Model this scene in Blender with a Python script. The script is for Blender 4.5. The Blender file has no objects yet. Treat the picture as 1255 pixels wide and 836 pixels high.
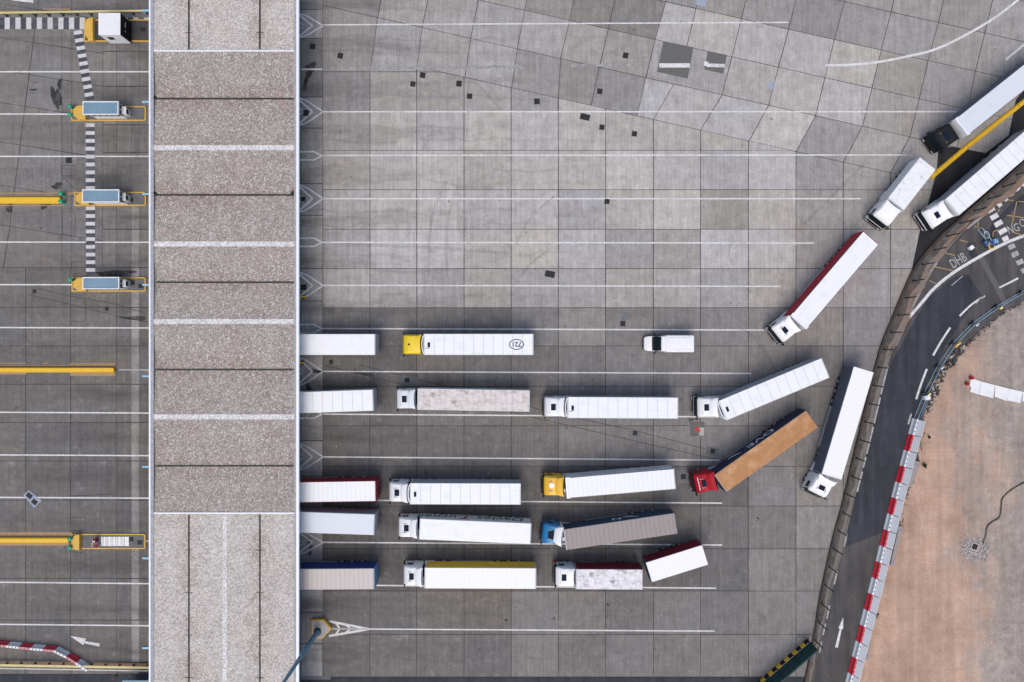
import bpy, bmesh, math, random
from mathutils import Vector, Matrix
random.seed(7)
sc = bpy.context.scene
COL = sc.collection
R = math.radians
H = 100.0                       # drone height
F = 958.7                       # focal length in photo pixels
CX, CY = 627.5, 418.0

def P(px, py, z=0.0):
    k = (H - z) / F
    return Vector(((px - CX) * k, -(py - CY) * k, z))

# ------------------------------------------------------------------ mesh builder
class MB:
    def __init__(self):
        self.v = []; self.f = []; self.m = []; self.c = None
    def add(self, vs, fs, mi=0, M=None):
        b = len(self.v)
        for p in vs:
            p = Vector(p)
            if M is not None: p = M @ p
            self.v.append(p)
        for f in fs:
            self.f.append([b + i for i in f]); self.m.append(mi)
        return self
    def box(self, c, s, mi=0, M=None, bev=0.0, seg=1):
        x, y, z = c; a, b, d = s[0] / 2, s[1] / 2, s[2] / 2
        if bev <= 0:
            vs = [(x+i*a, y+j*b, z+k*d) for k in (-1, 1) for j in (-1, 1) for i in (-1, 1)]
            fs = [(0,2,3,1),(4,5,7,6),(0,1,5,4),(2,6,7,3),(0,4,6,2),(1,3,7,5)]
            return self.add(vs, fs, mi, M)
        bm = bmesh.new(); bmesh.ops.create_cube(bm, size=1.0)
        for vv in bm.verts: vv.co = Vector((x + vv.co.x*s[0], y + vv.co.y*s[1], z + vv.co.z*s[2]))
        bmesh.ops.bevel(bm, geom=list(bm.edges), offset=bev, segments=seg, affect='EDGES', profile=0.5)
        bm.verts.index_update()
        vs = [vv.co.copy() for vv in bm.verts]; fs = [[l.vert.index for l in f.loops] for f in bm.faces]
        bm.free()
        return self.add(vs, fs, mi, M)
    def prism(self, poly, z0, z1, mi=0, M=None, cap0=True):
        n = len(poly)
        A = sum(poly[i][0]*poly[(i+1)%n][1]-poly[(i+1)%n][0]*poly[i][1] for i in range(n))
        if A < 0: poly = list(reversed(poly))
        vs = [(p[0], p[1], z0) for p in poly] + [(p[0], p[1], z1) for p in poly]
        fs = [[i, (i+1) % n, n + (i+1) % n, n + i] for i in range(n)] + [list(range(n, 2*n))]
        if cap0: fs.append(list(range(n-1, -1, -1)))
        return self.add(vs, fs, mi, M)
    def sheet(self, poly, z, mi=0):
        n = len(poly)
        A = sum(poly[i][0]*poly[(i+1)%n][1]-poly[(i+1)%n][0]*poly[i][1] for i in range(n))
        if A < 0: poly = list(reversed(poly))
        return self.add([(p[0], p[1], z) for p in poly], [list(range(n))], mi)
    def loft(self, rings, mi=0, closed=True, cap0=True, cap1=True, M=None):
        n = len(rings[0]); vs = [p for r in rings for p in r]; fs = []
        for a in range(len(rings)-1):
            for i in range(n if closed else n-1):
                j = (i+1) % n
                fs.append([a*n+i, a*n+j, (a+1)*n+j, (a+1)*n+i])
        if closed and cap0: fs.append(list(range(n-1, -1, -1)))
        if closed and cap1: fs.append([(len(rings)-1)*n+i for i in range(n)])
        return self.add(vs, fs, mi, M)
    def tube(self, p, q, r0, r1=None, n=10, mi=0, M=None):
        p = Vector(p); q = Vector(q); r1 = r0 if r1 is None else r1
        d = (q-p).normalized(); u = d.orthogonal().normalized(); w = d.cross(u)
        ra = [p + (u*math.cos(2*math.pi*i/n) + w*math.sin(2*math.pi*i/n))*r0 for i in range(n)]
        rb = [q + (u*math.cos(2*math.pi*i/n) + w*math.sin(2*math.pi*i/n))*r1 for i in range(n)]
        return self.loft([ra, rb], mi, M=M)
    def strip(self, pts, w, z, mi=0):
        """flat ribbon of width w along pts (2D world)"""
        L = []; Rr = []
        n = len(pts)
        for i, p in enumerate(pts):
            a = Vector(pts[max(0, i-1)][:2]); b = Vector(pts[min(n-1, i+1)][:2])
            d = (b-a).normalized(); nn = Vector((-d.y, d.x))
            ww = w[i] if isinstance(w, (list, tuple)) else w
            L.append(Vector(p[:2]) + nn*ww/2); Rr.append(Vector(p[:2]) - nn*ww/2)
        vs = [(p.x, p.y, z) for p in L] + [(p.x, p.y, z) for p in Rr]
        fs = [[n+i, n+i+1, i+1, i] for i in range(n-1)]
        return self.add(vs, fs, mi)
    def build(self, name, mats, parent=None, smooth=False, loc=None, rotz=None, tones=None):
        if not isinstance(mats, (list, tuple)): mats = [mats]
        me = bpy.data.meshes.new(name)
        me.from_pydata([tuple(p) for p in self.v], [], self.f)
        for m in mats: me.materials.append(m)
        me.polygons.foreach_set('material_index', self.m)
        if smooth:
            me.polygons.foreach_set('use_smooth', [True]*len(self.f))
            try: me.set_sharp_from_angle(angle=R(35))
            except Exception: pass
        if tones is not None:
            at = me.color_attributes.new('tone', 'FLOAT_COLOR', 'CORNER')
            k = 0; buf = []
            for fi, f in enumerate(self.f):
                t = tones[fi]
                for _ in f: buf += [t[0], t[1], t[2], 1.0]
            at.data.foreach_set('color', buf)
        me.update()
        o = bpy.data.objects.new(name, me); COL.objects.link(o)
        if parent: o.parent = parent
        if loc is not None: o.location = loc
        if rotz is not None: o.rotation_euler = (0, 0, rotz)
        return o

def tag(o, label=None, cat=None, group=None, kind=None):
    if label: o['label'] = label
    if cat: o['category'] = cat
    if group: o['group'] = group
    if kind: o['kind'] = kind
    return o
def thing(name, label, cat, loc=(0,0,0), rotz=0.0, group=None):
    o = bpy.data.objects.new(name, None); COL.objects.link(o)
    o.empty_display_size = 0.3
    o.location = loc; o.rotation_euler = (0, 0, rotz)
    return tag(o, label, cat, group)
def inst(name, src, parent, loc=None, rotz=0.0):
    o = src.copy(); o.name = name; COL.objects.link(o); o.parent = parent
    if loc is not None: o.location = loc; o.rotation_euler = (0,0,rotz)
    return o
def copy_tree(o, parent=None):
    c = o.copy(); COL.objects.link(c); c.parent = parent
    for ch in list(o.children): copy_tree(ch, c)
    return c

# ------------------------------------------------------------------ materials
def srgb(r, g, b):
    f = lambda c: c/12.92 if c <= 0.04045 else ((c+0.055)/1.055)**2.4
    return (f(r/255), f(g/255), f(b/255), 1)
class NT:
    def __init__(self, name):
        self.m = bpy.data.materials.new(name); self.m.use_nodes = True
        self.t = self.m.node_tree; self.b = self.t.nodes['Principled BSDF']
    def n(self, typ, **kw):
        x = self.t.nodes.new(typ)
        for k, v in kw.items():
            if k in x.inputs: x.inputs[k].default_value = v
            else: setattr(x, k, v)
        return x
    def l(self, a, b): self.t.links.new(a, b)
    def coord(self, kind='world', scale=(1,1,1), rot=0.0):
        if kind == 'world': s = self.n('ShaderNodeNewGeometry').outputs['Position']
        else: s = self.n('ShaderNodeTexCoord').outputs['Object']
        mp = self.n('ShaderNodeMapping'); mp.inputs['Scale'].default_value = scale
        mp.inputs['Rotation'].default_value = (0, 0, rot)
        self.l(s, mp.inputs['Vector']); return mp.outputs['Vector']
    def noise(self, vec, scale, detail=4, rough=0.55, lo=0.35, hi=0.65, a=0.0, b=1.0):
        nz = self.n('ShaderNodeTexNoise'); nz.inputs['Scale'].default_value = scale
        nz.inputs['Detail'].default_value = detail; nz.inputs['Roughness'].default_value = rough
        self.l(vec, nz.inputs['Vector'])
        mr = self.n('ShaderNodeMapRange'); self.l(nz.outputs['Fac'], mr.inputs['Value'])
        for k, v in (('From Min', lo), ('From Max', hi), ('To Min', a), ('To Max', b)): mr.inputs[k].default_value = v
        return mr.outputs['Result']
    def mix(self, fac, a, b, blend='MIX'):
        x = self.n('ShaderNodeMix', data_type='RGBA', blend_type=blend)
        for i, s in ((0, fac), (6, a), (7, b)):
            if hasattr(s, 'links'): self.l(s, x.inputs[i])
            elif i == 0: x.inputs[0].default_value = s
            else: x.inputs[i].default_value = s if len(s) == 4 else (*s, 1)
        return x.outputs[2]
    def math(self, op, a, b=None):
        x = self.n('ShaderNodeMath', operation=op)
        for i, s in ((0, a), (1, b)):
            if s is None: continue
            if hasattr(s, 'links'): self.l(s, x.inputs[i])
            else: x.inputs[i].default_value = s
        return x.outputs[0]
    def gray(self, v):
        c = self.n('ShaderNodeCombineColor')
        for i in range(3): self.l(v, c.inputs[i])
        return c.outputs[0]
    def bump(self, h, strength=0.3, dist=0.02):
        b = self.n('ShaderNodeBump'); b.inputs['Strength'].default_value = strength; b.inputs['Distance'].default_value = dist
        self.l(h, b.inputs['Height']); self.l(b.outputs['Normal'], self.b.inputs['Normal'])
    def out(self, col=None, rough=0.6, metal=0.0, coat=0.0, spec=0.5):
        if col is not None:
            if hasattr(col, 'links'): self.l(col, self.b.inputs['Base Color'])
            else: self.b.inputs['Base Color'].default_value = col if len(col) == 4 else (*col, 1)
        if hasattr(rough, 'links'): self.l(rough, self.b.inputs['Roughness'])
        else: self.b.inputs['Roughness'].default_value = rough
        self.b.inputs['Metallic'].default_value = metal
        self.b.inputs['Coat Weight'].default_value = coat
        self.b.inputs['Specular IOR Level'].default_value = spec
        return self.m

_paint = {}
def paint(name, c, rough=0.38, coat=0.25, dirt=0.12, metal=0.0):
    if name in _paint: return _paint[name]
    dark = sum(c[:3]) < .55
    if dark: rough, coat, dirt = max(rough, .52), 0.0, dirt*.6
    t = NT(name); v = t.coord('obj')
    d = t.noise(v, 1.7, 5, 0.65, 0.42, 0.72, 0.0, dirt)
    d2 = t.noise(t.coord('obj', (6, 6, .6)), 1.5, 3, 0.6, 0.5, 0.75, 0.0, dirt*.8)
    col = t.mix(d, (*c[:3], 1), (.19, .17, .15, 1)); col = t.mix(d2, col, (.24, .22, .2, 1))
    rr = t.noise(v, 3.0, 3, 0.5, 0.3, 0.7, rough-.08, rough+.12)
    _paint[name] = t.out(col, rr, metal, coat, .22 if dark else .5); return _paint[name]

def concrete_mat():
    t = NT('concrete_slabs')
    at = t.n('ShaderNodeAttribute', attribute_name='tone')
    w = t.coord('world')
    streak = t.noise(t.coord('world', (2.6, 0.09, 1)), 1.0, 5, .7, .3, .7, .84, 1.14)
    fine = t.noise(t.coord('world', (7, .5, 1)), 1.0, 3, .6, .3, .7, .90, 1.09)
    blot = t.noise(w, .7, 9, .80, .3, .7, .74, 1.24)
    big = t.noise(w, .05, 3, .5, .3, .7, .93, 1.07)
    grain = t.noise(w, 4.5, 5, .82, .25, .75, .78, 1.22)
    f = t.math('MULTIPLY', t.math('MULTIPLY', streak, fine), t.math('MULTIPLY', blot, t.math('MULTIPLY', big, grain)))
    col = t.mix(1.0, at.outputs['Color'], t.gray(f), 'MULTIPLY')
    # pale scuffs
    sc1 = t.noise(w, .62, 8, .78, .56, .78, 0, .46)
    col = t.mix(sc1, col, (.50, .48, .46, 1))
    # brown rust film
    rs = t.noise(t.coord('world', (1, 1, 1)), .23, 6, .7, .56, .78, 0, .38)
    col = t.mix(rs, col, (.25, .19, .15, 1))
    # small dark oil spots
    vo = t.n('ShaderNodeTexVoronoi'); vo.inputs['Scale'].default_value = .42; vo.inputs['Randomness'].default_value = 1
    t.l(w, vo.inputs['Vector'])
    spot = t.n('ShaderNodeMapRange'); t.l(vo.outputs['Distance'], spot.inputs['Value'])
    for k, vv in (('From Min', .04), ('From Max', .10), ('To Min', .55), ('To Max', 0)): spot.inputs[k].default_value = vv
    gate = t.noise(w, .8, 2, .5, .5, .56, 0, 1)
    col = t.mix(t.math('MULTIPLY', spot.outputs[0], gate), col, (.05, .048, .045, 1))
    # oil and rubber laid down along the lane centres near the canopy
    sx = t.n('ShaderNodeSeparateXYZ'); t.l(t.n('ShaderNodeNewGeometry').outputs['Position'], sx.inputs[0])
    wob = t.noise(t.coord('world', (.12, .35, 1)), 1.0, 4, .6, .25, .75, -1.0, 1.0)
    yy = t.math('ADD', t.math('ADD', sx.outputs['Y'], wob), 224.5)
    ph = t.math('FRACT', t.math('DIVIDE', yy, 5.52))
    dist = t.math('ABSOLUTE', t.math('SUBTRACT', ph, .5))
    lane = t.n('ShaderNodeMapRange'); t.l(dist, lane.inputs['Value']); lane.interpolation_type = 'SMOOTHSTEP'
    for k, vv in (('From Min', .0), ('From Max', .24), ('To Min', 1), ('To Max', 0)): lane.inputs[k].default_value = vv
    dx = t.math('ABSOLUTE', t.math('ADD', sx.outputs['X'], 37.0))
    near = t.n('ShaderNodeMapRange'); t.l(dx, near.inputs['Value']); near.interpolation_type = 'SMOOTHSTEP'
    for k, vv in (('From Min', 9.0), ('From Max', 38.0), ('To Min', .70), ('To Max', 0)): near.inputs[k].default_value = vv
    patch = t.noise(t.coord('world', (.10, .5, 1)), 1.0, 4, .6, .36, .66, .0, 1.0)
    oil = t.math('MULTIPLY', t.math('MULTIPLY', lane.outputs[0], near.outputs[0]), patch)
    col = t.mix(oil, col, (.055, .052, .05, 1))
    # faint wheel tracks either side of each lane centre
    wd = t.math('ABSOLUTE', t.math('SUBTRACT', dist, .17))
    wt = t.n('ShaderNodeMapRange'); t.l(wd, wt.inputs['Value']); wt.interpolation_type = 'SMOOTHSTEP'
    for k, vv in (('From Min', .0), ('From Max', .075), ('To Min', 1), ('To Max', 0)): wt.inputs[k].default_value = vv
    far = t.n('ShaderNodeMapRange'); t.l(dx, far.inputs['Value']); far.interpolation_type = 'SMOOTHSTEP'
    for k, vv in (('From Min', 20.0), ('From Max', 72.0), ('To Min', .30), ('To Max', 0)): far.inputs[k].default_value = vv
    trk = t.math('MULTIPLY', t.math('MULTIPLY', wt.outputs[0], far.outputs[0]), t.noise(t.coord('world', (.06, .8, 1)), 1.0, 5, .65, .32, .62, 0, 1))
    col = t.mix(trk, col, (.075, .07, .066, 1))
    # fine drips of oil in the lane middles
    dr = t.noise(w, 2.6, 3, .6, .64, .70, 0, .6)
    lm = t.n('ShaderNodeMapRange'); t.l(dist, lm.inputs['Value'])
    for k, vv in (('From Min', .02), ('From Max', .14), ('To Min', 1), ('To Max', 0)): lm.inputs[k].default_value = vv
    col = t.mix(t.math('MULTIPLY', dr, lm.outputs[0]), col, (.06, .056, .052, 1))
    t.bump(grain, .12, .02)
    return t.out(col, .82, spec=.25)

def asphalt_mat(name, a, b, warm=0.0):
    t = NT(name); w = t.coord('world')
    g = t.noise(w, 9, 3, .8, .25, .75, .72, 1.28)
    bl = t.noise(w, .35, 6, .65, .3, .7, 0, 1)
    col = t.mix(bl, a, b)
    dust = t.noise(w, .9, 6, .7, .58, .8, 0, .30+warm)
    col = t.mix(dust, col, (.23, .18, .145, 1))
    tr = t.noise(t.coord('world', (1.1, .10, 1), R(16)), 1.0, 3, .55, .3, .7, .72, 1.28)
    col = t.mix(1.0, col, t.gray(t.math('MULTIPLY', g, tr)), 'MULTIPLY')
    t.bump(g, .2, .02)
    return t.out(col, .78, spec=.3)

def marking_mat(name, c, wear=.55, lo=.5, hi=.72):
    t = NT(name); w = t.coord('world')
    ww = t.noise(w, 2.2, 6, .75, lo, hi, 0, wear)
    col = t.mix(ww, c, (.20, .195, .19, 1))
    fade = t.noise(w, .28, 5, .7, .50, .68, 0, wear*.8)
    col = t.mix(fade, col, (.27, .262, .255, 1))
    return t.out(col, .7, spec=.3)

def gravel_mat(name, base, pink, white, pinkamt, rust=()):
    t = NT(name); w = t.coord('world')
    vo = t.n('ShaderNodeTexVoronoi'); vo.inputs['Scale'].default_value = 8.5; t.l(w, vo.inputs['Vector'])
    sp = t.n('ShaderNodeSeparateColor'); t.l(vo.outputs['Color'], sp.inputs[0])
    mr = t.n('ShaderNodeMapRange'); t.l(sp.outputs[0], mr.inputs['Value'])
    for k, v in (('From Min', 0), ('From Max', 1), ('To Min', .66), ('To Max', 1.32)): mr.inputs[k].default_value = v
    wh = t.n('ShaderNodeMapRange'); t.l(sp.outputs[1], wh.inputs['Value'])
    for k, v in (('From Min', .82), ('From Max', .92), ('To Min', 0), ('To Max', .75)): wh.inputs[k].default_value = v
    pk = t.n('ShaderNodeMapRange'); t.l(sp.outputs[2], pk.inputs['Value'])
    for k, v in (('From Min', .55), ('From Max', .75), ('To Min', 0), ('To Max', .35)): pk.inputs[k].default_value = v
    zone = t.noise(w, .16, 5, .65, .42, .72, 0, pinkamt)
    col = t.mix(t.math('ADD', pk.outputs[0], zone), base, pink)
    # rust brown wash either side of the gutters
    sx = t.n('ShaderNodeSeparateXYZ'); t.l(w, sx.inputs[0]); acc = None
    for axis, vals in rust:
        for v0 in vals:
            dd = t.math('ABSOLUTE', t.math('SUBTRACT', sx.outputs[axis], v0))
            m = t.n('ShaderNodeMapRange'); t.l(dd, m.inputs['Value'])
            for k, v in (('From Min', .1), ('From Max', 1.9), ('To Min', .55), ('To Max', 0)): m.inputs[k].default_value = v
            acc = m.outputs[0] if acc is None else t.math('ADD', acc, m.outputs[0])
        acc = t.math('MULTIPLY', acc, t.noise(t.coord('world', (1.3, .25, 1) if axis == 'Y' else (.25, .5, 1)), 1.0, 5, .7, .38, .66, 0, 1))
        col = t.mix(acc, col, (.25, .16, .125, 1))
    big = t.noise(w, .5, 5, .6, .3, .7, .9, 1.1)
    col = t.mix(1.0, col, t.gray(t.math('MULTIPLY', mr.outputs[0], big)), 'MULTIPLY')
    col = t.mix(wh.outputs[0], col, white)
    t.bump(sp.outputs[0], .35, .04)
    return t.out(col, .9, spec=.2)

def roof_mat(name, c, kind='plain', dirtc=(.33, .31, .30, 1), amt=.3):
    """trailer roof sheets; object coordinates, x runs along the trailer"""
    t = NT(name); v = t.coord('obj'); col = t.mix(0.0, c, c)
    if kind == 'bows':
        wv = t.n('ShaderNodeTexWave', bands_direction='X', wave_profile='SIN'); wv.inputs['Scale'].default_value = .55
        wv.inputs['Distortion'].default_value = .9; t.l(v, wv.inputs['Vector'])
        s = t.n('ShaderNodeMapRange'); t.l(wv.outputs['Fac'], s.inputs['Value'])
        for k, q in (('From Min', .35), ('From Max', 1), ('To Min', 0), ('To Max', amt)): s.inputs[k].default_value = q
        col = t.mix(t.math('MULTIPLY', s.outputs[0], t.noise(v, 1.3, 5, .7, .2, .8, .3, 1.0)), col, dirtc)
        col = t.mix(t.noise(v, .9, 5, .7, .58, .8, 0, amt*.9), col, dirtc)
    elif kind == 'dirty':
        col = t.mix(t.noise(v, 1.6, 6, .72, .44, .72, 0, amt), col, dirtc)
        col = t.mix(t.noise(v, .8, 5, .6, .6, .72, 0, amt*.8), col, (.12, .11, .11, 1))
        col = t.mix(t.noise(t.coord('obj', (.5, 7, 1)), 1.0, 3, .6, .55, .75, 0, amt*.7), col, dirtc)
    elif kind == 'planks':
        wv = t.n('ShaderNodeTexWave', bands_direction='X', wave_profile='SIN'); wv.inputs['Scale'].default_value = .95
        wv.inputs['Distortion'].default_value = .3; t.l(v, wv.inputs['Vector'])
        s = t.n('ShaderNodeMapRange'); t.l(wv.outputs['Fac'], s.inputs['Value'])
        for k, q in (('From Min', .3), ('From Max', 1), ('To Min', 0), ('To Max', .13)): s.inputs[k].default_value = q
        col = t.mix(s.outputs[0], col, dirtc)
        col = t.mix(t.noise(v, .8, 5, .6, .48, .72, 0, .55), col, (.64, .42, .24, 1))
        col = t.mix(t.noise(v, 1.4, 6, .75, .5, .72, 0, .5), col, dirtc)
        col = t.mix(t.noise(v, 5, 5, .7, .5, .75, 0, .3), col, dirtc)
    else:
        col = t.mix(t.noise(v, .8, 6, .7, .5, .8, 0, amt), col, dirtc)
        col = t.mix(t.noise(t.coord('obj', (.4, 5, 1)), 1.0, 3, .6, .55, .8, 0, amt*.6), col, dirtc)
    return t.out(col, .5, spec=.35)

def simple(name, c, rough=.6, metal=0.0, spec=.5, var=.12, scale=3.0):
    t = NT(name); f = t.noise(t.coord('obj'), scale, 5, .65, .3, .7, 1-var, 1+var)
    return t.out(t.mix(1.0, (*c[:3], 1), t.gray(f), 'MULTIPLY'), rough, metal, 0, spec)

M = {}
M['slab'] = concrete_mat()
M['joint'] = simple('joint_filler', (.045, .043, .042), .9)
M['line'] = marking_mat('white_paint', (.70, .70, .70, 1), .5, .42, .72)
M['line_worn'] = marking_mat('worn_white_paint', (.50, .50, .50, 1), .75, .38, .62)
M['line_ghost'] = marking_mat('ghost_white_paint', (.40, .40, .40, 1), .9, .36, .58)
M['zebra_w'] = marking_mat('crossing_white', (.58, .58, .58, 1), .5, .46, .75)
M['zebra_d'] = marking_mat('crossing_dark', (.045, .052, .068, 1), .55, .46, .75)
M['line_y'] = marking_mat('worn_orange_paint', (.42, .25, .10, 1), .8, .42, .64)
M['line_yr'] = marking_mat('worn_yellow_paint', (.42, .27, .10, 1), .7, .42, .66)
M['asph'] = asphalt_mat('asphalt_old', (.058, .056, .057, 1), (.086, .081, .079, 1), .05)
M['asph_new'] = asphalt_mat('asphalt_new', (.026, .030, .040, 1), (.044, .048, .058, 1), -.15)
M['asph_blk'] = asphalt_mat('asphalt_black', (.014, .014, .017, 1), (.022, .022, .025, 1), -.2)
M['patch'] = simple('patch_concrete', (.155, .16, .17), .85, spec=.2)
M['patch_dark'] = simple('patch_dark', (.13, .126, .122), .85, spec=.2)
M['patch_lt'] = simple('patch_light', (.40, .39, .375), .85, spec=.2)
M['patch_blue'] = simple('patch_bluish', (.30, .35, .42), .85, spec=.2)
M['iron'] = simple('cast_iron', (.022, .022, .024), .7, .3)
M['gravel_dk'] = gravel_mat('roof_chippings', (.318, .292, .262, 1), (.295, .232, .205, 1), (.62, .61, .59, 1), .5, [('Y', [P(0, q, 6.2).y for q in (121, 239, 346, 453, 571)])])
M['gravel_lt'] = gravel_mat('roof_chippings_pale', (.47, .447, .415, 1), (.43, .355, .315, 1), (.66, .64, .61, 1), .4, [('X', [P(q, 0, 6.2).x for q in (231.5, 318.5)])])
M['cap'] = gravel_mat('ridge_felt', (.60, .59, .58, 1), (.58, .55, .54, 1), (.75, .74, .73, 1), .3)
M['gutter'] = simple('gutter_black', (.02, .021, .024), .6)
M['fascia'] = simple('fascia_white', (.78, .80, .82), .4, var=.05)
M['fascia_b'] = simple('fascia_pale_blue', (.42, .68, .76), .4, var=.06)
M['paleblue'] = simple('pale_blue_metal', (.28, .50, .64), .45)
M['coping'] = simple('coping_felt', (.33, .335, .37), .7, var=.25)
M['white'] = paint('paint_white', (.80, .81, .82), dirt=.07)
M['white2'] = paint('paint_white_cool', (.70, .74, .77), dirt=.10)
M['silver'] = paint('paint_silver_grey', (.36, .40, .46), dirt=.12)
M['slate'] = paint('paint_slate', (.095, .11, .145), dirt=.08)
M['red'] = paint('paint_red', (.36, .005, .016), dirt=.06)
M['maroon'] = paint('paint_maroon', (.22, .008, .024), dirt=.06)
M['crimson'] = paint('paint_crimson', (.36, .006, .028), dirt=.05)
M['yellow'] = paint('paint_yellow', (.80, .58, .02), dirt=.05)
M['amber'] = paint('paint_amber', (.80, .46, .03), dirt=.07)
M['mustard'] = paint('paint_mustard', (.74, .50, .03), dirt=.09)
M['rust_y'] = paint('paint_dull_yellow', (.50, .30, .03), dirt=.1)
M['blue'] = paint('paint_blue', (.012, .19, .44), dirt=.06)
M['royal'] = paint('paint_royal', (.012, .04, .20), dirt=.06)
M['navy'] = paint('paint_navy', (.010, .018, .055), dirt=.05)
M['teal'] = paint('paint_teal_navy', (.012, .045, .085), dirt=.06)
M['blackp'] = paint('paint_black', (.008, .010, .014), .6, .0, .02)
M['black'] = simple('black_plastic', (.012, .012, .014), .7, spec=.25)
M['rubber'] = simple('tyre_rubber', (.020, .020, .021), .85, spec=.2)
M['steel'] = simple('galvanised_steel', (.42, .43, .45), .45, .6)
M['chassis'] = simple('chassis_steel', (.035, .035, .038), .6, .2)
M['glass'] = simple('dark_glass', (.005, .012, .016), .3, 0, .16, .05)
M['hatch'] = simple('hatch_glass', (.010, .016, .030), .6, 0, .08, .15)
M['seam'] = simple('roof_seam', (.44, .47, .51), .6)
M['lampw'] = simple('headlamp', (.7, .72, .74), .15, 0, .8)
M['lampr'] = simple('tail_lamp', (.35, .02, .02), .3)
M['rim_dark'] = simple('dark_trim', (.045, .055, .08), .5)
M['kerb_y'] = paint('kerb_yellow', (.66, .40, .06), .6, 0, .2)
M['bright_y'] = paint('barrier_yellow', (.76, .46, .012), .5, 0, .10)
M['island'] = simple('island_concrete', (.13, .128, .128), .85, var=.3)
M['island_d'] = simple('island_dark', (.055, .054, .054), .85, var=.3)
M['booth_blue'] = simple('booth_roof_blue', (.165, .27, .35), .35, var=.14, scale=1.4)
M['green'] = simple('green_plastic', (.01, .30, .17), .4)
M['green_d'] = paint('hoarding_green', (.010, .055, .055), .45, .1, .10)
M['mast'] = simple('mast_blue', (.115, .27, .37), .45, .1)
M['blk_red'] = paint('barrier_red', (.62, .02, .045), .5, 0, .10)
M['blk_wht'] = paint('barrier_white', (.70, .73, .75), .5, 0, .14)
M['blk_top'] = paint('hoarding_white', (.78, .80, .82), .5, 0, .14)
M['blk_pink'] = paint('barrier_faded_red', (.62, .30, .33), .5, 0, .12)
M['beam'] = simple('beam_grey', (.30, .27, .265), .8)
M['hiviz'] = simple('lamp_yellow', (.75, .62, .10), .4)
M['lampo'] = simple('lamp_orange', (.62, .34, .03), .4)
M['offw'] = simple('off_white', (.75, .75, .74), .5)
M['drum'] = simple('red_plastic', (.28, .015, .025), .45)
M['equip'] = simple('blue_equipment', (.06, .15, .33), .5, var=.3, scale=8)
M['hose'] = simple('hose_olive', (.075, .07, .055), .7)
M['sheet_white'] = roof_mat('white_sheeting', (.76, .77, .78, 1), 'plain', (.45, .46, .48, 1), .45)
M['wall_dark'] = simple('stained_kerb', (.045, .036, .030), .85, var=.4, scale=.6)
M['kerbst'] = simple('kerb_stone', (.22, .2, .19), .85, var=.3)
M['fence'] = simple('fence_green_black', (.018, .026, .026), .6)
# trailer roofs
M['r_white'] = roof_mat('roof_white', (.80, .81, .82, 1), 'plain', (.50, .50, .50, 1), .34)
M['r_white2'] = roof_mat('roof_white_grey', (.64, .68, .73, 1), 'plain', (.5, .51, .53, 1), .35)
M['r_bows'] = roof_mat('roof_bowed', (.80, .81, .82, 1), 'bows', (.52, .55, .60, 1), .30)
M['r_bows_s'] = roof_mat('roof_bowed_soft', (.82, .82, .82, 1), 'bows', (.62, .62, .60, 1), .16)
M['r_bows_d'] = roof_mat('roof_bowed_dirty', (.78, .79, .82, 1), 'bows', (.34, .36, .40, 1), .48)
M['r_grey'] = roof_mat('roof_weathered_grey', (.295, .258, .245, 1), 'bows', (.17, .155, .15, 1), .55)
M['r_beige'] = roof_mat('roof_beige', (.53, .485, .455, 1), 'bows', (.30, .265, .24, 1), .36)
M['r_dirty'] = roof_mat('roof_grimy', (.66, .62, .60, 1), 'dirty', (.34, .27, .23, 1), .8)
M['r_spot'] = roof_mat('roof_spotted', (.74, .73, .75, 1), 'dirty', (.30, .29, .30, 1), .9)
M['r_mottle'] = roof_mat('roof_mottled_white', (.80, .81, .82, 1), 'dirty', (.50, .52, .55, 1), .42)
M['r_tan'] = roof_mat('roof_tan', (.44, .21, .082, 1), 'planks', (.24, .115, .05, 1), .4)

def sand_mat():
    t = NT('sandy_ground'); w = t.coord('world')
    sx = t.n('ShaderNodeSeparateXYZ'); t.l(w, sx.inputs[0])
    sand = t.mix(t.noise(w, .5, 6, .7, .3, .7, 0, 1), (.41, .27, .195, 1), (.51, .365, .28, 1))
    grav = t.mix(t.noise(w, 1.1, 7, .78, .3, .7, 0, 1), (.22, .196, .175, 1), (.40, .355, .32, 1))
    # gravelly towards the east, sand along the road edge
    e = t.math('ADD', sx.outputs['X'], t.math('MULTIPLY', sx.outputs['Y'], .06))
    e = t.math('ADD', e, t.noise(t.coord('world', (.12, .07, 1)), 1.0, 6, .68, .2, .8, -9, 9))
    g = t.n('ShaderNodeMapRange'); t.l(e, g.inputs['Value']); g.interpolation_type = 'SMOOTHSTEP'
    for k, v in (('From Min', 53.5), ('From Max', 62), ('To Min', 0.0), ('To Max', .95)): g.inputs[k].default_value = v
    col = t.mix(g.outputs[0], sand, grav)
    tr = t.noise(t.coord('world', (1.1, .06, 1), R(8)), 1.0, 6, .7, .3, .7, .82, 1.14)
    sp = t.noise(w, 4.0, 5, .82, .25, .75, .80, 1.2)
    col = t.mix(1.0, col, t.gray(t.math('MULTIPLY', tr, sp)), 'MULTIPLY')
    patchy = t.noise(w, .09, 5, .62, .3, .7, .80, 1.16)
    col = t.mix(1.0, col, t.gray(patchy), 'MULTIPLY')
    ruts = t.noise(t.coord('world', (.75, .035, 1), R(10)), 1.0, 6, .72, .56, .70, 0, .42)
    col = t.mix(ruts, col, (.24, .185, .15, 1))
    damp = t.noise(w, .20, 7, .74, .60, .76, 0, .6)
    col = t.mix(damp, col, (.17, .125, .095, 1))
    peb = t.noise(w, 3.2, 2, .6, .70, .74, 0, .6)
    col = t.mix(peb, col, (.10, .085, .075, 1))
    t.bump(sp, .3, .05)
    return t.out(col, .95, spec=.15)
M['sand'] = sand_mat()
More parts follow.
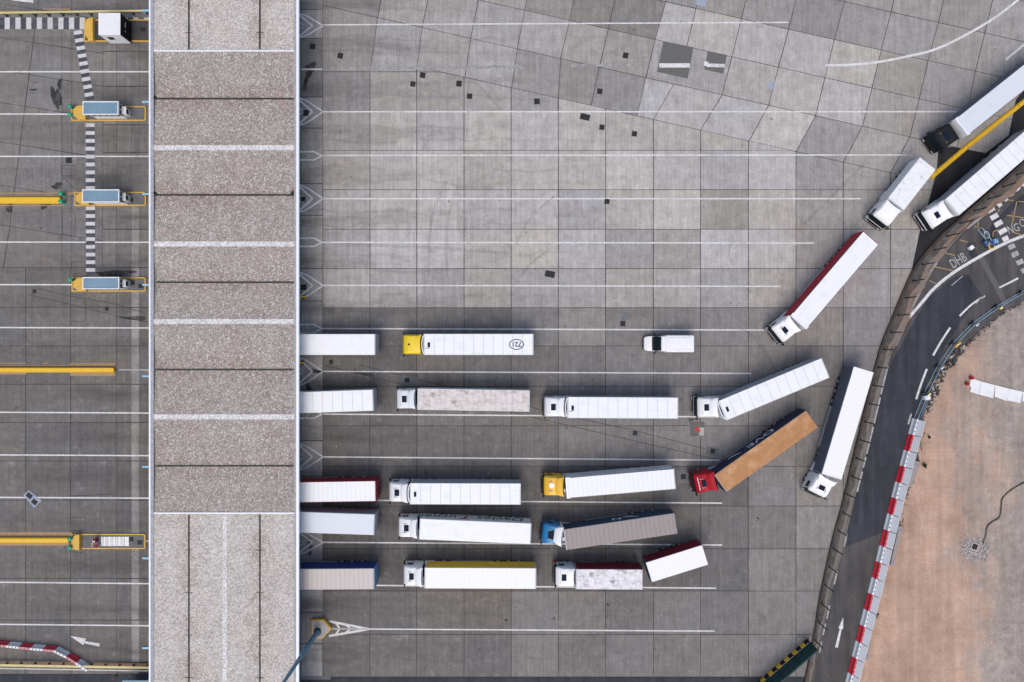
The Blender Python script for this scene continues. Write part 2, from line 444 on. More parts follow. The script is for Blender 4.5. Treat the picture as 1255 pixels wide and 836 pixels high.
def soil_mat():
    t = NT('verge_soil'); w = t.coord('world')
    col = t.mix(t.noise(w, .8, 6, .7, .3, .7, 0, 1), (.30, .195, .135, 1), (.18, .125, .095, 1))
    col = t.mix(t.noise(w, .12, 3, .6, .40, .60, 0, .85), col, (.20, .185, .17, 1))
    sx = t.n('ShaderNodeSeparateXYZ'); t.l(w, sx.inputs[0])
    mr = t.n('ShaderNodeMapRange'); t.l(t.math('ADD', sx.outputs['Y'], t.noise(w, .5, 5, .7, .2, .8, -3, 3)), mr.inputs['Value'])
    for k, v in (('From Min', 0.5), ('From Max', -3.5), ('To Min', 0), ('To Max', .9)): mr.inputs[k].default_value = v
    col = t.mix(mr.outputs[0], col, (.185, .17, .155, 1))
    col = t.mix(1.0, col, t.gray(t.noise(w, 5, 3, .8, .25, .75, .75, 1.25)), 'MULTIPLY')
    return t.out(col, .95, spec=.15)
M['soil'] = soil_mat()
def strip_mat():
    t = NT('verge_concrete'); w = t.coord('world')
    col = t.mix(t.noise(w, .7, 6, .72, .3, .7, 0, 1), (.05, .043, .038, 1), (.155, .14, .128, 1))
    col = t.mix(t.noise(w, .25, 4, .6, .55, .75, 0, .7), col, (.12, .08, .055, 1))
    return t.out(col, .9, spec=.2)
M['strip'] = strip_mat()
def stain_mat(name, c, amax, scale=.9):
    t = NT(name); w = t.coord('world')
    t.out(c, .6)
    a = t.noise(w, scale, 5, .65, .3, .6, amax*.25, amax)
    t.l(a, t.b.inputs['Alpha']); return t.m
M['stain'] = stain_mat('oil_stain', (.02, .019, .018, 1), .8)
M['stain_br'] = stain_mat('brown_stain', (.05, .03, .022, 1), .85)
M['tyremark'] = stain_mat('tyre_rubber_trace', (.06, .06, .062, 1), .13, .5)

# ------------------------------------------------------------------ curves of the site (photo pixels on the ground)
def curve(pts, n=8):
    """Catmull-Rom through 2D points"""
    out = []
    q = [pts[0]] + list(pts) + [pts[-1]]
    for i in range(1, len(q)-2):
        p0, p1, p2, p3 = q[i-1], q[i], q[i+1], q[i+2]
        for k in range(n):
            t = k/n
            out.append(tuple(.5*((2*p1[a]) + (-p0[a]+p2[a])*t + (2*p0[a]-5*p1[a]+4*p2[a]-p3[a])*t*t + (-p0[a]+3*p1[a]-3*p2[a]+p3[a])*t**3) for a in (0, 1)))
    out.append(tuple(pts[-1][:2])); return out
def xat(poly, y):
    for a, b in zip(poly, poly[1:]):
        if (a[1]-y)*(b[1]-y) <= 0 and a[1] != b[1]:
            return a[0] + (b[0]-a[0])*(y-a[1])/(b[1]-a[1])
    return None
WALL = [(920, 1080), (970, 900), (994.8, 786), (1001.8, 741), (1011.7, 693), (1021.6, 651), (1031, 617), (1042, 570), (1054, 520), (1070, 453.5), (1080, 419), (1090.5, 393.8), (1106, 356), (1120.5, 326), (1145, 295.5), (1168, 274), (1195.5, 249), (1229, 220), (1262, 190), (1330, 128), (1420, 45)]
ROADL = [(948, 1080), (984, 892), (1006, 784), (1013, 753), (1021.6, 713), (1033, 671), (1041.4, 634), (1049, 603), (1059, 563.5), (1072.4, 508.5), (1087, 449), (1101, 420), (1112.5, 393.6), (1125, 366), (1143, 332), (1161, 309.5), (1182, 285), (1200, 270), (1245.5, 234.5), (1280, 205), (1340, 150), (1430, 70)]
SAND = [(985, 1080), (1025, 920), (1050, 834.8), (1066, 770), (1081, 705), (1098, 650), (1112, 600), (1124, 563), (1129, 516), (1138, 491), (1146, 468), (1161, 446), (1179, 426), (1190, 417.6), (1211, 399), (1233, 381), (1256, 371), (1300, 352), (1400, 318)]
wallc, roadc, sandc = curve(WALL, 6), curve(ROADL, 6), curve(SAND, 6)
W2 = lambda pts, z=0: [P(a, b, 0) for a, b in pts]

# ------------------------------------------------------------------ ground and slabs
g = MB(); g.sheet([(-700, -700), (700, -700), (700, 700), (-700, 700)], -.05)
tag(g.build('ground', simple('ground_grey', (.10, .098, .095), .9, scale=.3)), kind='structure')
g = MB(); g.sheet([tuple(P(-330, -260)[:2]), tuple(P(1270, -260)[:2]), tuple(P(1270, 160)[:2])] + [tuple(P(a, b)[:2]) for a, b in reversed(wallc) if b < 826 and a < 1265] + [tuple(P(985, 829)[:2]), tuple(P(-330, 829)[:2])], -.02)
tag(g.build('joint_bed', M['joint']), kind='structure')

slabs = MB(); tones = []
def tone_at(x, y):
    """concrete age and grime, slab by slab, with some shade between lorries painted in"""
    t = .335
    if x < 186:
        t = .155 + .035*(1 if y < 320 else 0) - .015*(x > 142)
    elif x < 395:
        t = .33  # narrow bays painted paler to offset the canopy's shade
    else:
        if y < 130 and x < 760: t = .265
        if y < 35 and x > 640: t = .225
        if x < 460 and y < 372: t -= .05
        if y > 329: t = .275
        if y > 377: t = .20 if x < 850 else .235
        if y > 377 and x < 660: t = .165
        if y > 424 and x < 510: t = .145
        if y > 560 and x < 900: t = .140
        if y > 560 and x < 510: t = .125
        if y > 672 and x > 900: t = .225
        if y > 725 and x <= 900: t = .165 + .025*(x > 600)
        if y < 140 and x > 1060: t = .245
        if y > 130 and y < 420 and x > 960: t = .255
    return t*(1.18 if y < 377 and x > 395 else .92)  # lower slabs darkened for grime and for painted-in shade around the lorries
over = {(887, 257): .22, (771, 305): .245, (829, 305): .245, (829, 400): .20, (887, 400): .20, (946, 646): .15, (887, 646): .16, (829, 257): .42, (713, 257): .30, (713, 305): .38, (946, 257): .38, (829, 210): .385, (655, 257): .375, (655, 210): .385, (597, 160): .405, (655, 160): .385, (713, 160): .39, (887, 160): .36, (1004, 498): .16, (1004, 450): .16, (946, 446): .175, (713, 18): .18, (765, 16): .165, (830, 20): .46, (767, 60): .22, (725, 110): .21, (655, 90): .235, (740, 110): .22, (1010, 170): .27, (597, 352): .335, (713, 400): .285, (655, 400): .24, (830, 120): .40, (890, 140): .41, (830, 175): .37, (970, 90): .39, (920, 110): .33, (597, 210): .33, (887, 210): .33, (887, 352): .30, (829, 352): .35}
def slab(poly, ov=None):
    cx = sum(p[0] for p in poly)/len(poly); cy = sum(p[1] for p in poly)/len(poly)
    xw = xat(wallc, cy)
    if xw is not None and min(p[0] for p in poly) > xw + 12: return
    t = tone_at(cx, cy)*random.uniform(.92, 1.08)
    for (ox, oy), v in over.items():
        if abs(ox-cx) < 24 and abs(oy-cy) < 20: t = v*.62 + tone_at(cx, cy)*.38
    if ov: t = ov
    hue = random.uniform(-1, 1)
    w = [P(a, b) for a, b in poly]
    c = sum(w, Vector())/len(w)
    q = []
    n = len(w)
    for p in w:
        d = (c-p); q.append((p + d.normalized()*random.uniform(.042, .072)))
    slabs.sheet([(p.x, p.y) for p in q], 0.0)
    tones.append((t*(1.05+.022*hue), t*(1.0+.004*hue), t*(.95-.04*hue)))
ys = [-160, -112, -63, -14, 35, 88, 136.5, 184.3, 232.6, 281, 329.2, 377.1, 424, 473.8, 521.9, 571.5, 620.3, 672.6, 724.4, 777.6, 829.5]
xs = [395.5, 453.4, 510.7, 568.7, 626.5, 684.3, 742.2, 800.8, 858.5, 917.2, 975.5, 1033.5, 1091.5, 1149.5, 1207.5]
L3 = lambda x: 81.6 + .2243*(x-511)
for i in range(len(xs)-1):
    for j in range(len(ys)-1):
        x0, x1, y0, y1 = xs[i], xs[i+1], ys[j], ys[j+1]
        if x0 < 505:
            if y0 < 80: continue
        else:
            la, lb = L3(x0), L3(x1)
            if y1 <= min(la, lb) + 3: continue
            ya, yb = max(y0, la), max(y0, lb)
            if ya >= y1 - 2:                        # triangle-ish remains
                xi = x0 + (y1-la)/.2243*0 + ((y1-81.6)/.2243 + 511 - x0)
                slab([(x0, y1-.5), (x0, ya if ya < y1 else y1-.5), (x1, yb), (x1, y1)] if False else [(x0, la if la < y1 else y1), (min(x1, max(x0, xi)), y1), (x1, y1), (x1, yb)][0:4] if yb < y1 - 2 else [(x0, la), (x1, lb), (x1, lb+1), (x0, la+1)])
                continue
            if yb > y1:
                xi = (y1-81.6)/.2243 + 511
                slab([(x0, ya), (xi, y1), (x0, y1)]); continue
            if la > y0 and lb > y0: slab([(x0, la), (x1, lb), (x1, y1), (x0, y1)]); continue
            if lb > y0:
                xi = (y0-81.6)/.2243 + 511
                slab([(x0, y0), (xi, y0), (x1, lb), (x1, y1), (x0, y1)]); continue
        slab([(x0, y0), (x1, y0), (x1, y1), (x0, y1)])
# skewed bays, upper right: crossings on each lengthwise joint
Lk = lambda x, k: L3(x) - 49.3*k
X3 = [453, 511, 569.7, 627, 684.5, 724.5, 781, None, 858.7, 918, 975.8, 1033.7, 1091.6, 1150, 1207, 1265]
X2 = [463, 517.5, 577, 634, 687, 734.5, 791.6, 825.8, 885, 942, 999.5, 1057, 1115, 1172.5, 1230, 1288]
X1 = [472, 527, 586, 643, 698, 745.5, 803, 841.6, 897, 954, 1011, 1068.7, 1126.6, 1186, 1243, 1300]
X0 = [482, 538, 597, 653, 708, 756, 816, 853, 908.7, 966.6, 1022.6, 1080, 1137.6, 1195.5, 1253, 1310]
XM = [492, 549, 607, 664, 720, 768, 828, 865, 920, 978, 1035, 1092, 1150, 1207, 1265, 1322]
XN = [v+11 for v in XM]; XO = [v+11 for v in XN]; XP = [v+11 for v in XO]
slab([(395.5, Lk(395.5, 1)), (463, Lk(463, 1)), (453.6, 88), (395.5, 88)])
slab([(463, Lk(463, 1)), (517.5, Lk(517.5, 1)), (511, 81.6), (510, 88), (453.6, 88)])
for i in range(1, 15):
    a, b = X3[i], X3[i+1]; c, d = X2[i], X2[i+1]
    if i == 6: b = 800.8
    if i == 7: a = 800.8
    slab([(c, Lk(c, 1)), (d, Lk(d, 1)), (b, L3(b)), (a, L3(a))])
rows = [X2, X1, X0, XM, XN, XO, XP]
for k in range(len(rows)-1):
    for i in range(15):
        if k == 0 and i == 7: continue
        A, B = rows[k], rows[k+1]
        a = A[i]; b = A[i+2] if (k == 0 and i == 6) else A[i+1]
        c = B[i]; d = B[i+2] if (k == 0 and i == 6) else B[i+1]
        poly = [(c, Lk(c, k+2)), (d, Lk(d, k+2)), (b, Lk(b, k+1)), (a, Lk(a, k+1))]
        slab(poly, .33 if (k == 0 and i == 6) else None)
for k in range(1, 7):        # first column of the skewed bays, west of the first crossing
    A, B = rows[k-1], rows[k] if k < 7 else rows[6]
    slab([(395.5, Lk(395.5, k+1)), (B[0], Lk(B[0], k+1)), (A[0], Lk(A[0], k)), (395.5, Lk(395.5, k))])
# narrow bays beside the canopy and beneath it
yc = [-160, -90, -40, 11.5, 47, 119, 157, 225, 264, 329, 369, 421, 478.5, 540, 584, 640, 700, 750.5, 789, 829.5]
for j in range(len(yc)-1):
    slab([(369, yc[j]), (395.5, yc[j]), (395.5, yc[j+1]), (369, yc[j+1])], .21*random.uniform(.92, 1.06) if 3 < j < 5 else None)
    for x0 in (190, 236, 282, 328):
        slab([(x0, yc[j]), (x0+44 if x0 < 320 else 369, yc[j]), (x0+44 if x0 < 320 else 369, yc[j+1]), (x0, yc[j+1])], .11)
# western lanes
yl = [328, 376.8, 424, 471, 518, 565, 613, 660, 709, 760, 812, 826]
xl = [-260, -200, -140, -84, -26, 31.5, 86.5, 142.7, 161, 170.5, 190]
for i in range(len(xl)-1):
    for j in range(len(yl)-1):
        s0 = -4*(yl[j]-328)/480 if i+1 < 6 else 0
        ov = .255*random.uniform(.95, 1.05) if i == 8 else None
        slab([(xl[i], yl[j]), (xl[i+1], yl[j]), (xl[i+1], yl[j+1]), (xl[i], yl[j+1])], ov)
LL = lambda x, c: c + .155*x
cs = [-140, -90, -42, 4.5, 46, 86, 125.6, 174, 227, 275.6, 340]
for j in range(len(cs)-1):
    for i, (xa, xb) in enumerate([(-260, -200), (-200, -140), (-140, -70), (-70, 0), (0, 1), (1, 2), (2, 3)]):
        def XX(v, c):
            if v == 0: return 9 + (300-c)*.125
            if v == 1: return 76
            if v == 2: return 88
            if v == 3: return 126
            return v + (300-c)*.125
        a0, b0, a1, b1 = XX(xa, cs[j]), XX(xb, cs[j]), XX(xa, cs[j+1]), XX(xb, cs[j+1])
        if xa == -70: a0, a1 = -70 + (300-cs[j])*.125, -70 + (300-cs[j+1])*.125
        q = [(a0, LL(a0, cs[j])), (b0, LL(b0, cs[j])), (b1, LL(b1, cs[j+1])), (a1, LL(a1, cs[j+1]))]
        if max(p[1] for p in q) > 328: q = [(p[0], min(p[1], 328)) for p in q]
        if max(p[1] for p in q) - min(p[1] for p in q) > 4: slab(q)
yv = [-140, -80, -20, 27, 63, 106, 153, 187, 240, 281, 328]
xv = [126, 142.7, 161, 170.5, 190]
for i in range(4):
    for j in range(len(yv)-1):
        ov = .245 if (i == 2 and yv[j] > 200) else None
        slab([(xv[i], yv[j]), (xv[i+1], yv[j]), (xv[i+1], yv[j+1]), (xv[i], yv[j+1])], ov)
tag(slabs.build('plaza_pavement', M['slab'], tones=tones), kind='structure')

# black and old asphalt beside the slabs
g = MB()
pa = [(1150, 179), (1170, 180.4), (1208, 187.6), (1236, 166), (1241, 143), (1245, 122), (1300, 60), (1400, -20), (1420, 45)] + [p for p in reversed(wallc) if 326 > p[1] > 45] + [(1117, 332), (1127, 284), (1139, 244), (1148, 209)]
g.sheet([tuple(P(a, b)[:2]) for a, b in pa], .006)
tag(g.build('road_shoulder', M['asph_blk']), kind='structure')
g = MB(); g.sheet([tuple(P(a, b)[:2]) for a, b in [(-330, 826.5), (185, 826.5), (369, 830), (985, 830), (985, 1100), (-330, 1100)]], .004)
tag(g.build('service_road', M['asph_new']), kind='structure')

# perimeter road
g = MB()
g.sheet([tuple(P(a, b)[:2]) for a, b in roadc] + [tuple(P(a+6, b)[:2]) for a, b in reversed(sandc)], .02)
tag(g.build('road', M['asph']), kind='structure')
g = MB()
top = [(1237, 297), (1204, 314), (1186, 325), (1200, 330), (1206, 362), (1228, 352), (1240, 375)]
lft = [p for p in roadc if 676 > p[1] > 455]
rgt = [p for p in sandc if 656 > p[1] > 440]
g.sheet([tuple(P(a+1, b)[:2]) for a, b in lft] + [tuple(P(a, b)[:2]) for a, b in [(1106, 420), (1122, 390), (1139, 364), (1168, 340), (1186, 336), (1203, 362), (1185, 384), (1172, 404), (1158, 424), (1150, 442)]] + [tuple(P(a-9, b)[:2]) for a, b in reversed(rgt)], .024)
tag(g.build('road_resurfacing', M['asph_new']), kind='structure')
g = MB(); g.strip([P(1201, 313), P(1214, 338), P(1227, 362), P(1235, 378)], .72, .030)
tag(g.build('trench_reinstatement', simple('trench_asphalt', (.105, .098, .105), .85, var=.2)), kind='structure')
g = MB(); g.strip([P(1204, 300), P(1222, 272), P(1240, 254), P(1262, 236)], .75, .030)
g.strip([P(1188, 302), P(1196, 318)], 1.0, .033)
tag(g.build('trench_fill', M['asph_new']), kind='structure')

# sandy building ground: gently heaped, ragged edge
def sand_ground():
    from mathutils import noise as nz
    bm = MB(); rowsv = []
    n = len(sandc); wid = [0, .25, .6, 1.1, 1.8, 2.6, 3.6, 5, 6.5, 8, 10, 12, 14, 16.5, 19, 22, 26, 34, 60]
    dense = []
    for a, b in zip(sandc, sandc[1:]):
        for k in range(5):
            t = k/5; dense.append((a[0]+(b[0]-a[0])*t, a[1]+(b[1]-a[1])*t))
    for px, py in dense:
        b0 = P(px, py); row = []
        for k, w in enumerate(wid):
            rag = nz.noise(Vector((b0.x*.9, b0.y*.9, 3)))*.75 + nz.noise(Vector((b0.x*2.7, b0.y*2.7, 8)))*.4
            x = b0.x + w + rag*max(0, 1-w/5)
            y = b0.y
            hgt = .035 if k == 0 else .06 + min(.20, w*.11) + .10*nz.noise(Vector((x*.35, y*.35, 0))) + .05*nz.noise(Vector((x*1.3, y*1.3, 5)))
            row.append((x, y, max(.03, hgt)))
        rowsv.append(row)
    m = len(wid); vs = [p for r in rowsv for p in r]; fs = []
    for i in range(len(rowsv)-1):
        for k in range(m-1): fs.append([i*m+k, i*m+k+1, (i+1)*m+k+1, (i+1)*m+k])
    bm.add(vs, fs)
    return bm.build('sand', M['sand'], smooth=True)
tag(sand_ground(), kind='structure')

# verge between plaza and road: stained kerb wall, gutter strip, soil
def band(ca, cb, fa, fb, z, n=90):
    """points of a band between two curves at fractions fa..fb"""
    ya, yb = 1040, 60
    out = []
    for i in range(n+1):
        t = i/n
        A = ca[min(len(ca)-1, int(t*(len(ca)-1)))]; B = cb[min(len(cb)-1, int(t*(len(cb)-1)))]
        out.append((A, B))
    return out
def resample(c, n):
    d = [0]
    for a, b in zip(c, c[1:]): d.append(d[-1] + math.hypot(b[0]-a[0], b[1]-a[1]))
    out = []; k = 0
    for i in range(n+1):
        s = d[-1]*i/n
        while k < len(d)-2 and d[k+1] < s: k += 1
        t = (s-d[k])/max(1e-9, d[k+1]-d[k]); out.append((c[k][0]+(c[k+1][0]-c[k][0])*t, c[k][1]+(c[k+1][1]-c[k][1])*t))
    return out
NW = 300
wr, rr = resample(wallc, NW), resample(roadc, NW)
def vband(fa, fb, za, zb, name, mat, skirt=True):
    g = MB(); L = [P(a[0]+(b[0]-a[0])*fa, a[1]+(b[1]-a[1])*fa) for a, b in zip(wr, rr)]; Q = [P(a[0]+(b[0]-a[0])*fb, a[1]+(b[1]-a[1])*fb) for a, b in zip(wr, rr)]
    rings = []
    from mathutils import noise as nz
    ja, jb = fa > .5, fb > .5
    for i in range(len(L)):
        dd = (Q[i]-L[i]).normalized(); wob = nz.noise(Vector((L[i].x*.45, L[i].y*.45, 2)))*.55 + nz.noise(Vector((L[i].x*1.5, L[i].y*1.5, 7)))*.25
        if name == 'verge_soil': L[i] = L[i] + dd*wob*.7; Q[i] = Q[i] + dd*(-.15+wob*.7 if L[i].y > -2 else 0)
        if name == 'verge': Q[i] = Q[i] + dd*.5
    for p, q in zip(L, Q): rings.append([(p.x, p.y, -.02), (q.x, q.y, -.02), (q.x, q.y, zb), (p.x, p.y, za)])
    g.loft(rings)
    return tag(g.build(name, mat), kind='structure')
vband(0, .16, .32, .32, 'kerb', M['wall_dark'])
vband(.163, .58, .14, .12, 'verge', M['strip'])
vband(.583, 1.0, .155, .10, 'verge_soil', M['soil'])

# ------------------------------------------------------------------ painted markings
mk = MB()
def line(px0, py0, px1, py1, w=.17, mi=0, z=.010, n=1):
    mk.strip([P(px0, py0), P(px1, py1)], w, z, mi)
for y0, x0, x1, y1 in [(30.5, 397, 966, 27.5), (137, 395.5, 1172, 137), (190.6, 394, 1105, 190), (243.6, 395.5, 1055, 243.6), (297, 394, 998, 298), (349.7, 396, 957, 351), (402.7, 395, 937, 404.6), (455.2, 397, 921, 457.8), (507.6, 396, 880, 511), (560, 397, 882, 564), (612.8, 396, 885, 616.7), (664.7, 396, 885, 668), (717, 396, 877.8, 720.9), (771, 447, 876, 773.5)]:
    line(x0, y0, x1, y1)
line(1105, 190, 1117, 190, .25, 1)
line(396, 84.6, 640, 82, .38, 2); line(700, 80.5, 795, 79, .38, 2)
for y, x, y1 in [(88, 183, 88), (139.4, 86, 140), (191.8, 183, 191.7), (296.5, 183, 297), (348.8, 88, 349), (401, 183, 402), (504.3, 183, 506.3), (556.6, 183, 558.5), (608.6, 183, 610.6), (711.6, 183, 715.4), (763.2, 183, 767)]:
    line(-200, y, x, y1, .17)
line(145, 453.3, 183, 453.5, .16, 1); line(176, 663, 183, 663, .2, 1)
line(369, 85, 395, 85, .22)
def poly_line(pts, w=.18, mi=0, z=.010):
    c = curve(pts, 6) if len(pts) > 2 else pts
    mk.strip([P(a, b) for a, b in c], w, z, mi)
for y, hh in [(31.5, 15), (137, 17), (243.5, 17), (350, 16.5), (455.3, 17), (560, 16.5), (664.8, 14.5)]:
    poly_line([(366, y-hh), (376, y-hh*.78), (387, y-hh*.36), (396, y)]); poly_line([(366, y+hh), (376, y+hh*.78), (387, y+hh*.36), (396, y)])
    mk.strip([P(366, y-hh*.9), P(383, y)], .22, .010, 0); mk.strip([P(366, y+hh*.9), P(383, y)], .22, .0102, 0)
    mk.strip([P(364, y-6), P(372.5, y)], .2, .0104, 1); mk.strip([P(364, y+6), P(372.5, y)], .2, .0106, 1)
for y in (191, 297, 402.8, 507.6):
    for s in (-1, 1):
        mk.strip([P(366, y+5*s), P(385, y+5*s), P(394.5, y)], .22, .010 + .0003*s, 0); mk.strip([P(373, y+4*s), P(380, y)], .2, .011+.0003*s, 1)
for s in (-1, 1):
    mk.strip([P(403, 770.5+9*s), P(428, 770.8+4.5*s), P(451, 771)], .30, .010+.0003*s, 0)
    mk.strip([P(412, 770.5+6.4*s), P(416.5, 770.6)], .22, .011+.0003*s, 0); mk.strip([P(424, 770.5+4.6*s), P(429.5, 770.7)], .22, .0118+.0003*s, 0)
line(407, 770.7, 451, 771, .2, 1, .0125)
# curved line and short line, upper right
poly_line([(1011.5, 80), (1040, 79.5), (1077, 76), (1110, 69.5), (1142, 62), (1172, 49), (1206, 30), (1230, 14), (1262, -12), (1300, -42)], .30)
line(1233, 73, 1262, 49, .28)
line(808, 80.3, 845.5, 80.3, .55, 0, .012); line(863, 77.8, 868, 78.6, .6, 0, .012); line(866, 80, 888, 80.6, .45, 0, .0124)
line(15, -1, 41, 2, .32)
# arrow on the western lane
def arrow(tip, tail, mid=None, z=.012, wid=.36, head=.9, hl=2.0):
    t, b = P(*tip), P(*tail); m = P(*mid) if mid else (t+b)/2
    d = (t-m).normalized(); n = Vector((-d.y, d.x, 0)); hb = t - d*hl
    mk.sheet([(t.x, t.y), (hb+n*head/2).to_tuple()[:2], (hb-n*head/2).to_tuple()[:2]], z, 0)
    pts = [b, b*.5+m*.5 + Vector((0, 0, 0)), m, hb]
    mk.strip(pts, [wid*1.15, wid, wid*.85, wid*.7], z+.0004, 0)
arrow((86, 779.5), (122, 790.5), (106, 787.5))
tag(mk.build('lane_markings', [M['line'], M['line_worn'], M['line_ghost']]), kind='structure')

mk = MB()   # road markings, on the perimeter road
poly_line([(1114, 389), (1129.5, 371), (1145.5, 352.7), (1168, 334.5), (1195.5, 317.5), (1227, 300.5), (1256, 288.5), (1300, 273)], .38, 0, .034)
poly_line([(1247.7, 341), (1236, 347), (1224.5, 352.7)], .24, 0, .034)
poly_line([(1207, 362.5), (1191, 373), (1176, 387.3)], .24, 0, .034)
poly_line([(1164.5, 401.5), (1153, 419), (1143.5, 435.8)], .26, 0, .034)
poly_line([(1135.8, 452.3), (1129, 470), (1122.7, 489.4)], .26, 0, .034)
poly_line([(1116.7, 507), (1113, 520)], .22, 1, .034)
for a, b in [(449, 483), (487, 520), (523, 556), (560, 573), (578, 603), (655, 670), (700, 716), (742, 758), (764, 778), (786, 800)]:
    pts = [(xat(roadc, y)+1.2, y) for y in (a, (a+b)/2, b)]
    mk.strip([P(*p) for p in pts], .18, .068, 1)
arrow((1033.5, 756.4), (1025, 793.5), None, .034, .32, .62, 1.5)
def quad(px, py, w, l, ang, mi=0, z=.034):
    c = P(px, py); a = R(ang); u = Vector((math.cos(a), math.sin(a), 0)); v = Vector((-u.y, u.x, 0))
    mk.sheet([tuple((c + u*l/2*i + v*w/2*j)[:2]) for i, j in ((-1, -1), (1, -1), (1, 1), (-1, 1))], z, mi)
for px, py, w, l, a in [(1255, 224.5, .7, .7, 38), (1246.5, 231, .62, .62, 38), (1239.5, 237.5, .55, .55, 38), (1232.5, 244.3, .5, .5, 38), (1225, 251, .55, .6, 38), (1214.5, 257.8, .42, 1.0, 30), (1218.5, 265.6, .62, 1.05, 30), (1223.5, 274, .62, 1.1, 30), (1228.8, 283.5, .62, 1.1, 30), (1232, 292.5, .6, .8, 26)]:
    quad(px, py, w, l, a, 0)
for px, py in [(1239.6, 302.3), (1243.8, 311.6), (1249.8, 321.3), (1255.5, 331)]:
    quad(px, py, .62, .9, 25, 1)
for a, b, c, d in [(1246, 247, 1240, 276), (1234, 264, 1262, 268), (1248, 247, 1262, 248), (1225, 256, 1223, 260), (1235, 245, 1242, 246), (1217, 292, 1217, 285), (1217, 284, 1224, 282), (1240, 284, 1254, 289), (1194, 278, 1202, 279.5), (1176, 294, 1186, 297), (1158, 310, 1170, 313), (1146, 327, 1168, 332), (1139, 344, 1149, 348.5), (1199, 272, 1198, 279)]:
    mk.strip([P(a, b), P(c, d)], .12, .0344, 2)
for a, b, c, d in [(1166, 350, 1180, 338), (1196, 372, 1206, 362)]: mk.strip([P(a, b), P(c, d)], .1, .034, 1)
def text_mesh(s, size, mb, Mx, mi=0, spacing=1.0, shear=0.0, bold=0.0):
    cu = bpy.data.curves.new('txt', 'FONT'); cu.body = s; cu.size = size; cu.space_character = spacing; cu.shear = shear
    cu.fill_mode = 'FRONT'; cu.resolution_u = 3; cu.offset = bold
    o = bpy.data.objects.new('txt', cu); COL.objects.link(o)
    dg = bpy.context.evaluated_depsgraph_get(); me = o.evaluated_get(dg).to_mesh()
    vs = [v.co.copy() for v in me.vertices]; fs = [list(p.vertices) for p in me.polygons]
    xs_ = [v.x for v in vs]; w = (min(xs_), max(xs_)) if xs_ else (0, 0)
    mb.add(vs, fs, mi, Mx)
    o.evaluated_get(dg).to_mesh_clear(); bpy.data.objects.remove(o); bpy.data.curves.remove(cu)
    return w
def TM(px, py, ang, z, sx=1, sy=1):
    return Matrix.Translation(P(px, py) + Vector((0, 0, z))) @ Matrix.Rotation(R(ang), 4, 'Z') @ Matrix.Diagonal((sx, sy, 1, 1))
text_mesh('DHB', 1.5, mk, TM(1168, 329.5, 32, .0345, .72, 1.15), 1)
text_mesh('O', 1.35, mk, TM(1208, 294, 26, .0345, .72, 1.1), 1)
text_mesh('NG', 1.35, mk, TM(1236, 287, 18, .0345, .78, 1.1), 1)
text_mesh('O', 1.35, mk, TM(1251, 279, 22, .0345, .75, 1.1), 1)
tag(mk.build('road_markings', [M['line'], M['line_worn'], M['line_yr']]), kind='structure')

zb = MB()   # pedestrian crossing: white blocks with dark blocks between
def zebra(p0, p1, wd, n0, first):
    a, b = P(*p0), P(*p1); d = b-a; L = d.length; d.normalize(); nrm = Vector((-d.y, d.x, 0)); s = L/n0
    for i in range(n0):
        c0 = a + d*(i*s+.02); c1 = a + d*((i+1)*s-.02)
        zb.sheet([tuple(q[:2]) for q in (c0-nrm*wd/2, c1-nrm*wd/2, c1+nrm*wd/2, c0+nrm*wd/2)], .0125, (i+first) % 2)
zebra((-60, 28.7), (183, 28.7), 1.48, 37, 0)
zebra((95.2, 37.5), (110.3, 123), 1.08, 18, 0)
zebra((110.5, 151), (110.8, 233), 1.16, 17, 0)
zebra((110.8, 253), (111.2, 338), 1.16, 18, 0)
tag(zb.build('crossing_markings', [M['zebra_w'], M['zebra_d']]), kind='structure')

oy = MB()   # worn orange lines beside the long barriers and the rail
def oline(x0, y0, x1, y1, w): oy.strip([P(x0, y0), P(x1, y1)], w, .010, 0)
for x0, x1, y, w in [(-150, 95, 236.8, .16), (-150, 88, 239.2, .10), (-150, 78, 249.3, .18), (-150, 78, 252, .12), (-150, 32, 445.3, .12), (-150, 141, 447.8, .12), (52, 60, 445.2, .12), (86, 141, 446.3, .22), (-150, 32, 457.8, .25), (86, 141, 458.7, .40), (-150, 88, 654.4, .42), (-150, 84, 666.8, .40), (-200, 55, 14, .15), (53, 86, 11.3, .2)]:
    oline(x0, y, x1, y, w)
oline(-150, 808.3, 184, 814.8, .38)
tag(oy.build('orange_markings', M['line_y']), kind='structure')

# patches, stains, sawn joints and rubber
pt = MB()
def pq(poly, mi, z=.005): pt.sheet([tuple(P(a, b)[:2]) for a, b in poly], z, mi)
pq([(813, 50.5), (850, 58), (843, 96.5), (805, 88)], 1); pq([(867.5, 62.5), (891, 67.5), (886.5, 90.5), (863, 85)], 1)
pq([(492.7, 459.5), (511, 463), (511.5, 473.5), (489.5, 473.5)], 0)
pq([(771, 525), (787, 527.5), (785.5, 536.5), (770, 534)], 0); pq([(866, 546), (882, 549.5), (880, 560), (864.5, 557)], 0)
pq([(829.5, 577), (845, 575.5), (845.5, 592), (830, 593)], 0)
pq([(846, 517), (863.7, 517), (863.7, 534.5), (846, 534.5)], 1)
pq([(857, 524), (863, 524), (863, 534), (857, 534)], 2, .008)
pq([(764, 382), (770.5, 384), (770, 391.5), (766, 393.5), (761, 392)], 0)
pq([(943, 99), (949.5, 100), (947, 110), (941.5, 108)], 3)
pq([(918, 360), (922.5, 360), (922.5, 366), (918, 366)], 2)
pq([(672, 510.5), (692, 513), (692, 515.5), (674, 512.5)], 0)
pq([(369, 828.5), (405, 828.5), (405, 833), (369, 833)], 0, .009)
pq([(854, -3), (866, -3), (864.5, 8), (853, 6)], 3)
